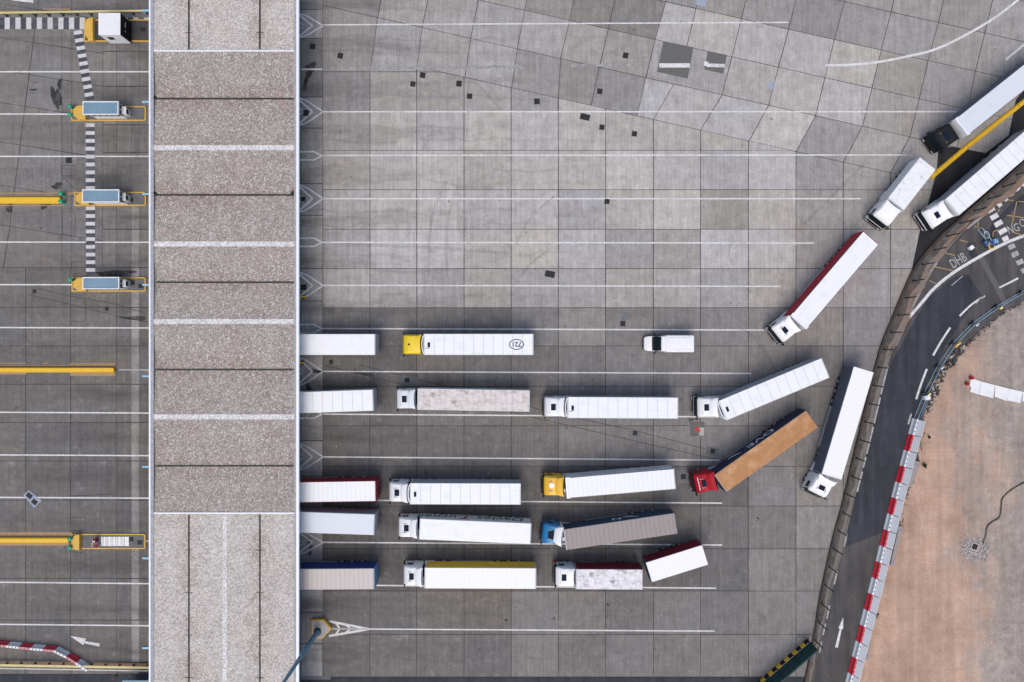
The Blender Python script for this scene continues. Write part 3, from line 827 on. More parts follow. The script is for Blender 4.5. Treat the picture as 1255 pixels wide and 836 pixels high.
for p in [(28.5, 607), (35, 601), (51, 613.5), (42, 622.5)],: pq(p, 3, .0135)
rnd = random.Random(3)
for a, b in [(923, 616), (931, 616), (936, 615), (947, 612), (951, 609), (956, 606), (960, 603), (575, 610), (930, 634)] + [(rnd.uniform(400, 1000), rnd.uniform(140, 800)) for _ in range(60)]:
    k = rnd.uniform(.5, 1.1); pq([(a, b), (a+1.2*k, b+.3), (a+1.0*k, b+1.3*k), (a-.1, b+.9*k)], 2, .0155)
tag(pt.build('concrete_patches', [M['patch'], M['patch_dark'], M['patch_lt'], M['patch_blue']]), kind='structure')
jn = MB()
for pts in [[(440, 447), (700, 511), (775, 527), (868, 551)], [(399, 448), (480, 468), (660, 513), (780, 541), (900, 568)], [(46, 353), (86, 363), (143, 373), (185, 386)], [(34, 361), (86, 373), (143, 387), (185, 396)], [(80, 203), (92, 203), (92, 215), (75, 215), (75, 203), (80, 203)], [(77, 217), (92, 217), (92, 232), (77, 217)], [(76, 260), (92, 260), (92, 287)], [(76, 260), (77, 287)], [(87, 321), (103, 321), (103, 335), (87, 335), (87, 321)], [(87, 361), (105, 361), (105, 394), (87, 394)], [(86, 634), (105, 634), (105, 650), (86, 650)], [(86, 676), (105, 678), (105, 690), (86, 690)], [(120, 371), (119, 381)], [(86.5, 608), (141, 605.5), (142, 608)]]:
    jn.strip([P(*p) for p in pts], .07, .0045)
tag(jn.build('sawn_joints', M['joint']), kind='structure')
st = MB()
def blob(px, py, rx, ry, ang=0, mi=0, seed=0, n=26, z=.0085):
    rnd = random.Random(seed); c = P(px, py); out = []
    ph = [rnd.uniform(0, 6.3) for _ in range(4)]
    for i in range(n):
        a = 2*math.pi*i/n; k = 1 + .22*math.sin(2*a+ph[0]) + .16*math.sin(3*a+ph[1]) + .12*math.sin(5*a+ph[2]) + .06*math.sin(9*a+ph[3])
        x, y = rx*k*math.cos(a), ry*k*math.sin(a); q = R(ang)
        out.append((c.x + x*math.cos(q) - y*math.sin(q), c.y + x*math.sin(q) + y*math.cos(q)))
    st.sheet(out, z, mi)
blob(381, 83, .55, .75, 0, 1, 1); blob(377.5, 93, .35, 1.0, -18, 1, 2, z=.0082); blob(374, 104, .2, .8, -10, 1, 3)
blob(438, 455.5, .55, .28, -10, 0, 4); blob(448, 457.5, 1.1, .25, -4, 0, 5, z=.0082)
blob(73, 103, .32, .6, 0, 0, 6); blob(69, 120, .55, 1.6, 12, 0, 7, z=.0082); blob(41, 110, .4, .16, 0, 0, 8); blob(43, 101, .28, .08, 0, 0, 9)
for i, (a, b, c, d) in enumerate([(70, 228, .7, .4), (12, 255, .35, .7), (55, 252, .6, .4), (140, 335, 2.6, .35), (165, 390, 2.0, .22), (150, 671, 1.2, .18), (380, 670, .3, 1), (929, 635, .22, .12), (847, 514.5, .3, .3), (386, 455, .9, .25), (378, 476, .35, .6), (20, 500, .2, .1), (620, 760, .2, .2), (679, 758, .16, .16), (745, 741, .18, .18)]): blob(a, b, c, d, 0, 0, 20+i)
tag(st.build('oil_stains', [M['stain'], M['stain_br']]), kind='structure')
tm = MB()
for pts, w in [([(548, 222), (534, 250), (527, 285), (525, 340)], .35), ([(563, 225), (552, 255), (547, 290), (548, 340)], .35), ([(680, 240), (650, 268), (632, 300)], .3), ([(610, 130), (580, 100), (572, 118)], .2), ([(675, 305), (655, 320), (636, 340)], .4), ([(900, 285), (893, 310), (898, 325)], .25), ([(985, 275), (1020, 240), (1060, 200)], .4), ([(960, 470), (930, 420), (905, 400)], .35), ([(420, 300), (520, 303), (640, 312)], .4)]:
    tm.strip([P(*p) for p in curve(pts, 8)], w, .0115)
tag(tm.build('tyre_marks', M['tyremark']), kind='structure')

# red painted utility mark on the patch
g = MB(); g.strip([P(853, 523), P(858, 529)], .25, .0095); g.strip([P(857, 524), P(852, 528)], .22, .0099)
tag(g.build('utility_mark', simple('red_spray', (.45, .03, .03), .7)), kind='structure')

# ------------------------------------------------------------------ drain covers
def cover(px, py, w, l, ang, label):
    t = thing('drain_cover', label, 'drain cover', P(px, py) + Vector((0, 0, .004)), R(ang), 'black iron drain covers in the paving')
    g = MB()
    for s in (-1, 1):
        g.box((0, s*(w/2-.03), .008), (l, .06, .016)); g.box((s*(l/2-.03), 0, .008), (.06, w-.12, .016))
    g.build('frame', M['iron'], t)
    g = MB(); g.box((0, 0, .005), (l-.13, w-.13, .01))
    k = 4
    for i in range(k): g.box((-l/2 + l*(i+.5)/k, 0, .011), (.035, w-.2, .004))
    g.build('lid', M['iron'], t)
for a in [(383.2, 57, .72, .72, -12, 'drain cover on the narrow pale bay above the brown oil splash'),
          (417, 68.4, .7, .7, -10, 'lone drain cover just below the topmost long white lane line'),
          (518, 92.3, .7, .7, -10, 'upper right cover of the close pair nearest the canopy, under the slanting joint'),
          (506, 103, .66, .66, -8, 'lower left cover of the close pair nearest the canopy, under the slanting joint'),
          (562.5, 102.6, .75, .72, -6, 'upper left drain cover of the second pair from the canopy, beside an upright joint'),
          (575.5, 118, .68, .66, -5, 'lower right cover of the second pair from the canopy, just above a long white line'),
          (658, 124.3, .72, .72, 4, 'single cover just above the second long white line, under the slanting joint'),
          (766.7, 68, .72, .68, -10, 'highest drain cover, on a darker slanted slab left of the two dark repair patches'),
          (735, 112, .68, .68, -6, 'cover on the slanted darker slab directly above the wide double cover'),
          (717, 143.4, .78, 1.25, -12, 'wide double drain cover just below the second long white lane line'),
          (737.7, 156, .66, .66, -8, 'square cover between the wide double cover and a cover on a darker slab'),
          (777.6, 164, .68, .66, -8, 'square cover in the middle of the dark slab just under the slanting joint'),
          (744, 247, .66, .66, -8, 'square cover touching the underside of a white line at the middle of the empty plaza'),
          (674, 336, .82, 1.25, -12, 'wide double drain cover alone in the empty middle of the plaza'),
          (763.4, 396.6, .68, .66, -8, 'square cover below a cracked grey patch, left of the white van'),
          (406, 443.5, .52, .5, 8, 'small cover near the canopy under a plain white trailer'),
          (499, 466, .6, .6, 8, 'cover set in a grey patch above the white cab of the grimy roofed lorry'),
          (778.3, 530.7, .58, .58, -10, 'cover set in a small grey patch on the diagonal drain, under the panelled white trailer'),
          (873.6, 552.8, .6, .6, -14, 'cover in a grey patch right above the red cab with the tan roofed trailer'),
          (837.4, 584.3, .66, .66, 4, 'cover in a square grey patch left of the red cab'),
          (84.3, 196.5, .72, .72, 0, 'cover on the western lanes, left of the long upright crossing'),
          (42.3, 357, .5, .48, 0, 'small drain cover below the white line, left of the lowest blue roofed booth'),
          (131, 378.5, .5, .48, -8, 'small cover directly below the third blue roofed toll booth'),
          (36, 607.5, .6, .8, -38, 'upper lid of the tilted pair in a bluish frame on the western lane line'),
          (42.3, 615.2, .6, .75, -38, 'lower lid of the tilted pair in a bluish frame on the western lane line'),
          (375, 138.5, .75, .7, 0, 'cover half under the canopy edge inside the second painted nose from the top'),
          (371.5, 244, .6, .6, 0, 'cover half under the canopy edge inside the middle upper painted nose'),
          (372, 352, .75, .8, 0, 'cover by the canopy edge beside a small yellow post')]:
    cover(*a)

# ------------------------------------------------------------------ canopy
def canopy():
    root = thing('toll_canopy', 'long flat toll plaza canopy with gravel roof and pale blue fascia crossing the whole picture', 'canopy', P(275, 418))
    X = lambda px, z=6.3: P(px, 0, z).x - root.location.x
    Y = lambda py, z=6.3: P(0, py, z).y
    xl_, xr_ = X(185.5, 6.5), X(363.2, 6.5)
    yT, yB, y63, y628 = Y(-230), Y(1060), Y(63), Y(628.5)
    prof = [(63, 6.42), (121, 6.16), (181, 6.48), (239, 6.16), (299, 6.48), (346, 6.16), (394, 6.48), (453, 6.16), (511, 6.48), (571, 6.16), (628.5, 6.42)]
    g = MB(); n = len(prof)
    vs = []
    for py, z in prof: vs += [(xl_, Y(py, z), z), (xr_, Y(py, z), z)]
    fs = [[2*i+2, 2*i+3, 2*i+1, 2*i] for i in range(n-1)]
    g.add(vs, fs, 0)
    g.build('gravel_roof', M['gravel_dk'], root)
    xp = [(185.5, 6.48), (231.5, 6.24), (275.5, 6.50), (318.5, 6.24), (363.2, 6.48)]
    for (ya, yb) in ((yT, y63), (y628, yB)):
        g = MB(); vs = []
        for px, z in xp: vs += [(X(px, z), ya, z), (X(px, z), yb, z)]
        g.add(vs, [[2*i, 2*i+1, 2*i+3, 2*i+2] for i in range(4)], 0)
        g.build('gravel_roof', M['gravel_lt'], root)
        for px in (231.5, 318.5):
            g = MB(); y0, y1 = (ya, yb+.25) if ya > yb and yb == y63 else (ya-.25, yb)
            g.box((X(px, 6.26), (y0+y1)/2, 6.262), (.19, abs(y1-y0), .05))
            yy = min(y0, y1) + 2.0
            while yy < max(y0, y1): g.box((X(px, 6.26), yy, 6.30), (.95, .05, .03)); yy += 5.1
            gg = g.build('gutter', M['gutter'], root)
        g = MB(); g.box((X(275.5, 6.5), (ya+yb)/2, 6.508), (.52, abs(yb-ya)-.7, .03)); g.build('ridge_cap', M['gravel_lt'] if ya > 0 else M['cap'], root)
    for py in (181, 299, 394, 511):
        g = MB(); g.box(((xl_+xr_)/2, Y(py, 6.49), 6.488), (xr_-xl_-.5, .60, .03)); g.build('ridge_cap', M['cap'], root)
    for py in (121, 239, 346, 453, 571):
        g = MB(); g.box(((xl_+xr_)/2 + .1, Y(py, 6.18), 6.185), (xr_-xl_-.7, .20, .05)); g.build('gutter', M['gutter'], root)
    for yy in (y63, y628):
        g = MB(); g.box(((xl_+xr_)/2, yy, 6.46), (xr_-xl_, .16, .12)); g.build('step_flashing', M['fascia'], root)
    L = abs(yT-yB); ym = (yT+yB)/2
    g = MB(); g.box((xl_+.12, ym, 6.52), (.34, L, .05)); g.box((xr_-.12, ym, 6.52), (.30, L, .05)); g.build('edge_flashing', M['coping'], root)
    g = MB(); g.box((xl_-.16, ym, 6.46), (.20, L, .26)); g.box((xr_+.16, ym, 6.46), (.30, L, .26)); g.build('coping', M['fascia'], root)
    g = MB(); g.box((xr_+.10, ym, 5.90), (.12, L, .84)); g.box((xl_-.14, ym, 5.90), (.10, L, .84)); g.build('fascia', M['fascia_b'], root)
    g = MB(); g.box(((xl_+xr_)/2, ym, 5.80), (xr_-xl_-.1, L-.2, .30)); g.build('soffit', M['fascia'], root)
    for py in (13, 125, 238, 349, 461, 572, 684, 794):
        g = MB(); z = 5.75; x0 = X(174.5, z)
        g.box(((x0+xl_-.2)/2, Y(py, z), z), (xl_-.2-x0, .22, .22), bev=.03); g.box((x0+.05, Y(py, z), z-.35), (.16, .16, .6))
        g.build('drain_spout', M['paleblue'], root)
    for py in (31.5, 137, 243.5, 350, 455.3, 560, 664.8):
        for px in (222, 330):
            g = MB(); p = P(px, py); g.tube((p.x-root.location.x, p.y, .0), (p.x-root.location.x, p.y, 5.7), .22, n=12); g.build('column', M['paleblue'], root)
    return root
canopy()

# ------------------------------------------------------------------ toll islands, booths, barriers on the west side
def island(x0, x1, y0, y1, label, nose=True, dark=False, nose_px=16, nz_full=False):
    c = P((x0+x1)/2, (y0+y1)/2); t = thing('toll_island', label, 'traffic island', c, 0, 'yellow edged toll islands')
    a, b = P(x0, y1) - c, P(x1, y0) - c
    def rr_(x0, y0, x1, y1, r, n=5):
        out = []
        for cx, cy, s in ((x1-r, y0+r, -90), (x1-r, y1-r, 0)):
            for i in range(n+1):
                q = R(s + 90*i/n); out.append((cx + r*math.cos(q), cy + r*math.sin(q)))
        return out + [(x0, y1), (x0, y0)]
    g = MB(); o = rr_(a.x, a.y, b.x, b.y, .28); i_ = rr_(a.x+.14, a.y+.14, b.x-.14, b.y-.14, .16); n = len(o)
    vs = [(p[0], p[1], 0) for p in o] + [(p[0], p[1], .17) for p in o] + [(p[0], p[1], .17) for p in i_] + [(p[0], p[1], .10) for p in i_]
    fs = []
    for k in range(n):
        j = (k+1) % n
        for r_ in range(3): fs.append([r_*n+k, r_*n+j, (r_+1)*n+j, (r_+1)*n+k])
    g.add(vs, fs); g.build('kerb', M['kerb_y'], t)
    g = MB(); g.sheet(i_, .125); g.build('deck', M['island_d'] if dark else M['island'], t)
    if nose:
        w = b.y - a.y; l = nose_px*.104
        g = MB()
        if nz_full: o = [(a.x+.25, -w*.22), (a.x+.25, w*.22), (a.x+.25+l*.5, w*.52), (a.x+.25+l, w*.52), (a.x+.25+l, -w*.52), (a.x+.25+l*.5, -w*.52)]
        else: o = [(a.x+.45, -w*.20), (a.x+.45, w*.20), (a.x+.45+l*.45, w*.48), (a.x+.45+l, w*.48), (a.x+.45+l, -w*.48), (a.x+.45+l*.45, -w*.48)]
        cxm = sum(p[0] for p in o)/6
        rings = [[(p[0], p[1], 0.0) for p in o], [(p[0], p[1], .62) for p in o], [(cxm+(p[0]-cxm)*.93, p[1]*.93, .70) for p in o]]
        g.loft(rings if (o[0][1] < 0) == False else [list(reversed(r)) for r in rings]); g.build('nose_block', M['kerb_y'], t)
    return t
I2 = island(88, 179.5, 130.5, 148.5, 'yellow kerbed toll island under the topmost blue roofed booth')
I3 = island(92, 179.5, 235.5, 252.5, 'yellow kerbed toll island under the middle blue roofed booth')
I4 = island(88.5, 179.5, 340, 357.5, 'yellow kerbed toll island under the lowest blue roofed booth')
I5 = island(88.5, 179, 654, 672.5, 'yellow kerbed toll island without a booth, grey plates on its deck', nz_full=True, nose_px=10)
I1 = island(104, 192, 24.5, 51.5, 'large dark decked yellow toll island carrying the white square booth', dark=True, nose_px=11, nz_full=True)
g = MB(); c = I5.location
for i in range(9): p = P(126+i*3.0, 663.2); g.box((p.x-c.x, p.y-c.y, .15), (.28, 1.18, .05), i % 2)
for x in (150, 156): p = P(x, 663.2); g.box((p.x-c.x, p.y-c.y, .145), (.56, 1.18, .04), 1)
g.build('floor_plates', [M['steel'], M['offw']], I5)
for isl, spots in ((I5, [(160.5, 661), (171.5, 664.8)]), (I4, [(162, 346.5), (172.5, 350.5)]), (I3, [(160.5, 245.3)]), (I1, [(175.5, 36)])):
    for px, py in spots:
        p = P(px, py, .13) - isl.location; g = MB(); g.box((p.x, p.y, .14), (.6, .56, .03)); g.build('pit_lid', M['iron'], isl)

def booth(x0, x1, y0, y1, label, h=2.65):
    """x0..y1: roof outline in pixels at roof height"""
    A, B = P(x0, y1, h), P(x1, y0, h); c = (A+B)/2
    t = thing('toll_booth', label, 'toll booth', (c.x, c.y, .125), 0, 'blue roofed toll booths'); hz = h-.125
    L, W = B.x-A.x, B.y-A.y
    g = MB()
    for s in (-1, 1):
        g.box((0, s*(W/2-.06), hz-.14), (L, .12, .28), bev=.015); g.box((s*(L/2-.06), 0, hz-.14), (.12, W-.24, .28), bev=.015)
    g.build('roof_frame', M['white'], t)
    g = MB(); g.box((0, 0, hz-.13), (L-.24, W-.24, .06)); g.tube((L*.36, -W*.28, hz-.1), (L*.36, -W*.28, hz-.03), .07)
    g.build('roof_panel', M['booth_blue'], t)
    wl, ww = L*.86, W*.80; dx = L*.05
    g = MB(); g.box((dx, 0, .5), (wl, ww, 1.0), bev=.02); g.build('wall', M['white'], t)
    g = MB(); g.box((dx, 0, 1.55), (wl-.1, ww-.08, 1.1)); gl = g.build('window_band', M['glass'], t)
    g = MB()
    for k in range(6):
        for s in (-1, 1): g.box((dx - wl/2 + .05 + (wl-.1)*k/5, s*(ww/2-.03), 1.55), (.09, .06, 1.1))
    for s in (-1, 1): g.box((dx + s*(wl/2-.03), 0, 1.55), (.06, .09, 1.1))
    g.build('mullion', M['white'], gl)
    g = MB(); g.box((dx, 0, 2.18), (wl, ww, .16)); g.build('wall_head', M['white'], t)
    return t
booth(101, 145, 124, 140.5, 'topmost of the blue roofed booths, white framed, on its own yellow island')
booth(100.5, 146, 232, 248, 'middle blue roofed white booth, at the right end of the long yellow barrier')
booth(101, 146, 339.5, 354.5, 'lowest blue roofed white booth, under the end of the upright crossing')
def cabinet(px, py, label):
    p = P(px, py); t = thing('ticket_machine', label, 'machine', (p.x, p.y, .125), 0, 'white ticket machines beside the booths')
    g = MB(); g.box((0, 0, .72), (.62, .86, 1.44), bev=.05, seg=2); g.build('housing', M['white2'], t)
    g = MB(); g.box((.315, 0, 1.05), (.02, .5, .5)); g.build('screen', M['glass'], t)
    g = MB(); g.box((.02, 0, 1.5), (.75, .95, .07), bev=.02); g.build('hood', M['white'], t)
cabinet(158.5, 139.8, 'pale ticket machine standing right of the topmost blue roofed booth')
cabinet(158, 244.2, 'pale ticket machine standing right of the middle blue roofed booth')
cabinet(158, 348.5, 'pale ticket machine standing right of the lowest blue roofed booth')
def bollard(px, py, label, lean=1):
    p = P(px, py, .0); t = thing('bollard', label, 'bollard', p, 0, 'green headed island bollards')
    g = MB(); g.tube((0, 0, 0), (0, 0, .85), .20, .20, 14); g.build('post', M['green'], t, True)
    g = MB(); rings = [[(r*math.cos(2*math.pi*i/14), r*math.sin(2*math.pi*i/14), z) for i in range(14)] for r, z in ((.25, .85), (.28, .95), (.25, 1.06), (.13, 1.13))]
    g.loft(rings); g.build('head', M['green'], t, True)
for px, py, l in [(90.5, 133, 'upper green bollard at the tip of the topmost booth island'), (90.7, 142.6, 'lower green bollard at the tip of the topmost booth island'),
                  (79.5, 238.8, 'upper green bollard between long yellow barrier and middle booth island'), (79.5, 248.6, 'lower green bollard between long yellow barrier and middle booth island'),
                  (91, 343.5, 'single green bollard at the tip of the lowest booth island'),
                  (90.5, 658.5, 'upper green bollard at the tip of the boothless island'), (90.5, 669, 'lower green bollard at the tip of the boothless island')]:
    bollard(px, py, l)
# white square booth
def square_booth():
    h = 3.0; A, B = P(120.8, 43, h), P(147.5, 16, h); c = (A+B)/2
    t = thing('control_booth', 'white square booth with a black end wall on the large dark island', 'booth', (c.x, c.y, .125)); hz = h-.125; L, W = B.x-A.x, B.y-A.y
    g = MB(); g.box((-.02, 0, hz/2-.03), (L-.04, W-.06, hz-.06), bev=.03); g.build('wall', M['white'], t)
    g = MB(); g.box((0, 0, hz), (L+.02, W+.02, .07), bev=.02); g.box((0, 0, hz+.042), (L-.15, .03, .012)); g.build('roof', M['sheet_white'], t)
    g = MB(); g.box((L/2+.01, 0, hz/2+.02), (.04, W-.1, hz-.12)); gl = g.build('end_wall', M['blackp'], t)
    g = MB(); g.box((L/2+.04, .35, 1.7), (.02, .62, .12)); g.box((L/2+.04, -.45, 1.7), (.02, .18, .14)); g.build('notice', M['offw'], t)
    g = MB(); g.box((-.35, -W/2+.02, 1.75), (.7, .04, .75)); f = g.build('window', M['glass'], t)
square_booth()
# long yellow barriers
def long_barrier(x0, x1, y, label, wpx=9):
    a, b = P(x0, y), P(x1, y); c = (a+b)/2; L = b.x-a.x; w = wpx*.1035
    t = thing('yellow_barrier', label, 'barrier', (c.x, c.y, 0), 0, 'long yellow lane barriers')
    g = MB(); pr = [(-w/2, 0), (-w/2, .25), (-w*.32, .50), (w*.32, .50), (w/2, .25), (w/2, 0)]
    g.loft([[(-L/2, p, z) for p, z in pr], [(L/2-.2, p, z) for p, z in pr], [(L/2, p*.75, z*.94) for p, z in pr]]); g.build('body', M['bright_y'], t)
    g = MB(); n = int(L/4)
    for i in range(n): g.box((-L/2 + L*(i+.7)/n, 0, .503), (.03, w*.6, .012))
    g.build('joint_strip', M['rust_y'], t)
long_barrier(-120, 76, 245.6, 'long bright yellow barrier running up to the middle booth island', 8.6)
long_barrier(-120, 141.5, 453.2, 'long bright yellow barrier with a blunt end, with no island after it', 6.6)
long_barrier(-120, 86, 661.3, 'long yellow barrier running up to the boothless island', 7.2)
# red and white jumble on the boothless island: folded lane barrier machine
def gate_machine():
    p = P(119.5, 662.5); t = thing('lane_gate', 'small dark red and white lane gate folded on the boothless island', 'gate', (p.x, p.y, .125))
    g = MB(); g.box((0, .15, .45), (.38, .42, .9), bev=.04); g.build('housing', M['maroon'], t)
    g = MB(); g.box((.05, .15, .92), (.28, .3, .05)); g.build('cap', M['offw'], t)
    g = MB()
    for i in range(7): g.box((-.28+.07*i, -.52+.13*i, 1.0), (.12, .13, .08), i % 2, Matrix.Rotation(R(12), 4, 'Z'))
    g.box((.24, .52, .8), (.3, .16, .12), 0); g.box((.2, -.5, .5), (.35, .3, .2), 0); g.build('folded_arm', [M['maroon'], M['offw']], t)
gate_machine()
# guard rails
def guard_rail(p0, p1, label, rails, hgt, n):
    a, b = P(*p0), P(*p1); t = thing('guard_rail', label, 'guard rail', a, math.atan2(b.y-a.y, b.x-a.x)); L = (b-a).length
    for off, z, w, hh, mt in rails:
        g = MB(); g.box((L/2, off, z), (L, w, hh), bev=.015); g.build('rail', mt, t)
    for i in range(n):
        g = MB(); g.box((L*(i+.5)/n, 0, hgt/2), (.12, .10, hgt)); g.box((L*(i+.5)/n, 0, .02), (.3, .3, .04)); g.build('post', M['chassis'], t)
M['rail_y'] = simple('rail_cream_yellow', (.58, .50, .22), .5); M['rail_w'] = simple('rail_cream', (.52, .50, .44), .5)
guard_rail((-120, 21.8), (190, 17.3), 'thin cream yellow guard rail along the top edge of the horizontal crossing', [(0, 1.05, .22, .16, M['rail_y'])], 1.0, 18)
guard_rail((-120, 810.5), (190, 815.8), 'double yellow and cream guard rail along the bottom left road', [(.06, .80, .30, .10, M['rail_y']), (-.32, .78, .16, .22, M['rail_w'])], .78, 18)
# traffic post and kiosk at the bottom
def cone_post():
    p = P(142, 829.5); t = thing('traffic_post', 'red and white traffic post below the yellow guard rail', 'post', p)
    g = MB(); g.tube((0, 0, 0), (0, 0, .06), .2, .18, 12); g.build('base', M['black'], t)
    for i in range(4):
        g = MB(); g.tube((0, 0, .06+.2*i), (0, 0, .06+.2*(i+1)), .10-.012*i, .09-.012*i, 12); g.build('band', M['blk_red'] if i % 2 else M['offw'], t)
cone_post()
def glazed_kiosk():
    A, B = P(150.5, 868, 2.4), P(187, 834.3, 2.4); c = (A+B)/2; t = thing('roadside_shelter', 'dark glazed shelter roof cut by the bottom edge beside the canopy', 'shelter', (c.x, c.y, .004)); L, W = B.x-A.x, B.y-A.y
    g = MB()
    for s in (-1, 1):
        g.box((0, s*(W/2-.05), 2.38), (L, .1, .08)); g.box((s*(L/2-.05), 0, 2.38), (.1, W-.2, .08))
    g.build('roof_frame', M['paleblue'], t)
    g = MB(); g.box((0, 0, 2.36), (L-.2, W-.2, .04)); g.build('roof_glass', M['glass'], t)
    for i in (-1, 1):
        for j in (-1, 1):
            g = MB(); g.box((i*(L/2-.1), j*(W/2-.1), 1.17), (.1, .1, 2.34)); g.build('leg', M['paleblue'], t)
glazed_kiosk()
# yellow posts peeping out from under the canopy
for px, py, l in [(374.2, 364.3, 'yellow post at the canopy edge right of a black cover, above the plain white trailer'), (372.5, 444.5, 'yellow post with a low arm at the canopy edge below the plain white trailer')]:
    p = P(px, py); t = thing('yellow_post', l, 'post', p)
    g = MB(); g.tube((0, 0, 0), (0, 0, .75), .12, n=12); g.build('post_tube', M['amber'], t, True)
    g = MB(); g.box((0, .0, .78), (.62, .26, .12), bev=.04); g.build('head', M['amber'], t)
    g = MB(); g.box((-.25, 0, .03), (.5, .5, .06)); g.build('foot', M['black'], t)

# ------------------------------------------------------------------ light mast
def mast():
    c = P(391, 771.5); t = thing('light_mast', 'tall blue steel light mast leaning out of the frame, on a yellow edged plinth', 'light mast', c)
    px = [(382, 760), (395.8, 759.5), (406, 771), (394.8, 783), (382, 783)]
    o = [P(a, b, .75) - c for a, b in px]; o = [(p.x, p.y) for p in o]; cx, cy = sum(p[0] for p in o)/5, sum(p[1] for p in o)/5
    g = MB(); g.prism(o, 0, .72); g.build('plinth', M['bright_y'], t)
    g = MB(); g.prism([(cx+(x-cx)*.90, cy+(y-cy)*.90) for x, y in o], .70, .78); g.build('plinth_top', M['patch_lt'], t)
    g = MB(); g.tube((0, 0, .78), (0, 0, .86), .5, n=20); g.build('base_flange', M['chassis'], t)
    g = MB(); rings = [[(r*math.cos(2*math.pi*i/18), r*math.sin(2*math.pi*i/18), z) for i in range(18)] for r, z in ((.33, .86), (.31, 2.2), (.25, 8), (.19, 16), (.13, 24))]
    g.loft(rings); g.build('shaft', M['mast'], t, True)
    for k in range(4):
        a = math.pi/2*k; g = MB(); g.box((.8*math.cos(a), .8*math.sin(a), 24.1), (.6, .45, .25), 0, None, .04); g.tube((0, 0, 24), (.6*math.cos(a), .6*math.sin(a), 24.05), .05); g.build('lamp_head', M['steel'], t)
mast()
g = MB(); g.sheet([tuple(P(a, b)[:2]) for a, b in [(380, 757), (406, 757), (406, 760), (380, 760)]], .010); g.sheet([tuple(P(a, b)[:2]) for a, b in [(400, 783), (406, 782), (406, 784), (400, 784)]], .010)
tag(g.build('mast_footing', M['patch']), kind='structure')

# ------------------------------------------------------------------ lorries
_cache = {}
def cached(key, fn, name, mats, parent, smooth=False, loc=(0,0,0), rotz=0.0):
    k = (key, tuple(m.name for m in (mats if isinstance(mats, (list, tuple)) else [mats])))
    if k in _cache:
        o = bpy.data.objects.new(name, _cache[k].data); COL.objects.link(o); o.parent = parent
    else:
        o = fn().build(name, mats, parent, smooth); _cache[k] = o
    o.location = loc; o.rotation_euler = (0, 0, rotz); return o

def wheel_mb(r=.50, w=.32):
    g = MB(); n = 22
    prof = [(r*.55, -w/2), (r*.92, -w/2), (r, -w*.36), (r, w*.36), (r*.92, w/2), (r*.55, w/2)]
    rings = [[(rr_*math.cos(2*math.pi*i/n), y, rr_*math.sin(2*math.pi*i/n)) for i in range(n)] for rr_, y in prof]
    g.loft(rings, 0, True, False, False)
    for s in (-1, 1):
        rings = [[(rr_*math.cos(2*math.pi*i/n), y*s, rr_*math.sin(2*math.pi*i/n)) for i in range(n)] for rr_, y in ((r*.55, w/2-.01), (r*.48, w/2-.05), (r*.2, w/2-.02), (r*.12, w/2+.02))]
        if s > 0: rings = [list(reversed(q)) for q in rings]
        g.loft(rings, 1, True, False, True)
    return g
def cring(xf, xr, hw, z, rf=.26, rb=.08, n=6):
    out = []
    for cx, cy, r, s in ((xf-rf, -hw+rf, rf, -90), (xf-rf, hw-rf, rf, 0), (xr+rb, hw-rb, rb, 90), (xr+rb, -hw+rb, rb, 180)):
        for i in range(n+1):
            a = R(s + 90*i/n); out.append(Vector((cx + r*math.cos(a), cy + r*math.sin(a), z)))
    return out
LV = [(.42, 1.10, 1.16), (.62, 1.18, 1.21), (1.0, 1.22, 1.24), (1.62, 1.21, 1.245), (1.80, 1.19, 1.245), (2.66, 1.00, 1.22), (2.86, .93, 1.20), (3.16, .62, 1.14), (3.30, .42, 1.08)]
def lv(z):
    for a, b in zip(LV, LV[1:]):
        if a[0] <= z <= b[0]:
            t = (z-a[0])/(b[0]-a[0]); return a[1]+(b[1]-a[1])*t, a[2]+(b[2]-a[2])*t
    return LV[-1][1:]
def cab_mb():
    g = MB(); rings = [cring(xf, -1.12, hw, z) for z, xf, hw in LV]
    rings.append(cring(.30, -1.08, 1.0, 3.37, .2)); 
    g.loft(rings); return g
def front_band(z0, z1, off, nz=4, trim=0):
    g = MB(); rings = []
    for k in range(nz+1):
        z = z0+(z1-z0)*k/nz; xf, hw = lv(z); r = cring(xf+off, -1.12, hw+off, z)[:14]
        r = r[trim:14-trim]; rings.append(r)
    g.loft(rings, 0, False); return g
def side_window_mb():
    g = MB()
    for s in (-1, 1):
        pts = []
        for x, z in ((-.10, 1.70), (.72, 1.70), (.60, 2.52), (-.10, 2.52)):
            pts.append((x, s*(lv(z)[1]+.008), z))
        g.add(pts, [[0, 1, 2, 3] if s < 0 else [3, 2, 1, 0]])
    return g
def deflector_mb(style):
    g = MB()
    if style == 'dome': st_ = [(-.34, .80, 3.33, 3.40), (-.5, .98, 3.34, 3.58), (-.85, 1.12, 3.30, 3.74), (-1.22, 1.21, 3.28, 3.82)]
    elif style == 'low': st_ = [(-.3, .85, 3.33, 3.42), (-.7, 1.02, 3.3, 3.50), (-1.15, 1.15, 3.25, 3.56)]
    else: st_ = [(-.36, .78, 3.33, 3.39), (-.6, .95, 3.32, 3.66), (-.9, 1.12, 3.30, 3.86), (-1.25, 1.22, 3.28, 3.96)]
    rings = []
    for x, hw, zb_, zt in st_:
        r = [(x, -hw, zb_)] + [(x - (.20*abs(u)**3 if x < -1.1 else -.0), hw*u*(.97 if abs(u) == 1 else 1), zt - .10*(abs(u)**4)*1.0) for u in (-1, -.8, -.5, 0, .5, .8, 1)] + [(x, hw, zb_)]
        rings.append(r)
    g.loft([list(r) for r in rings]); return g
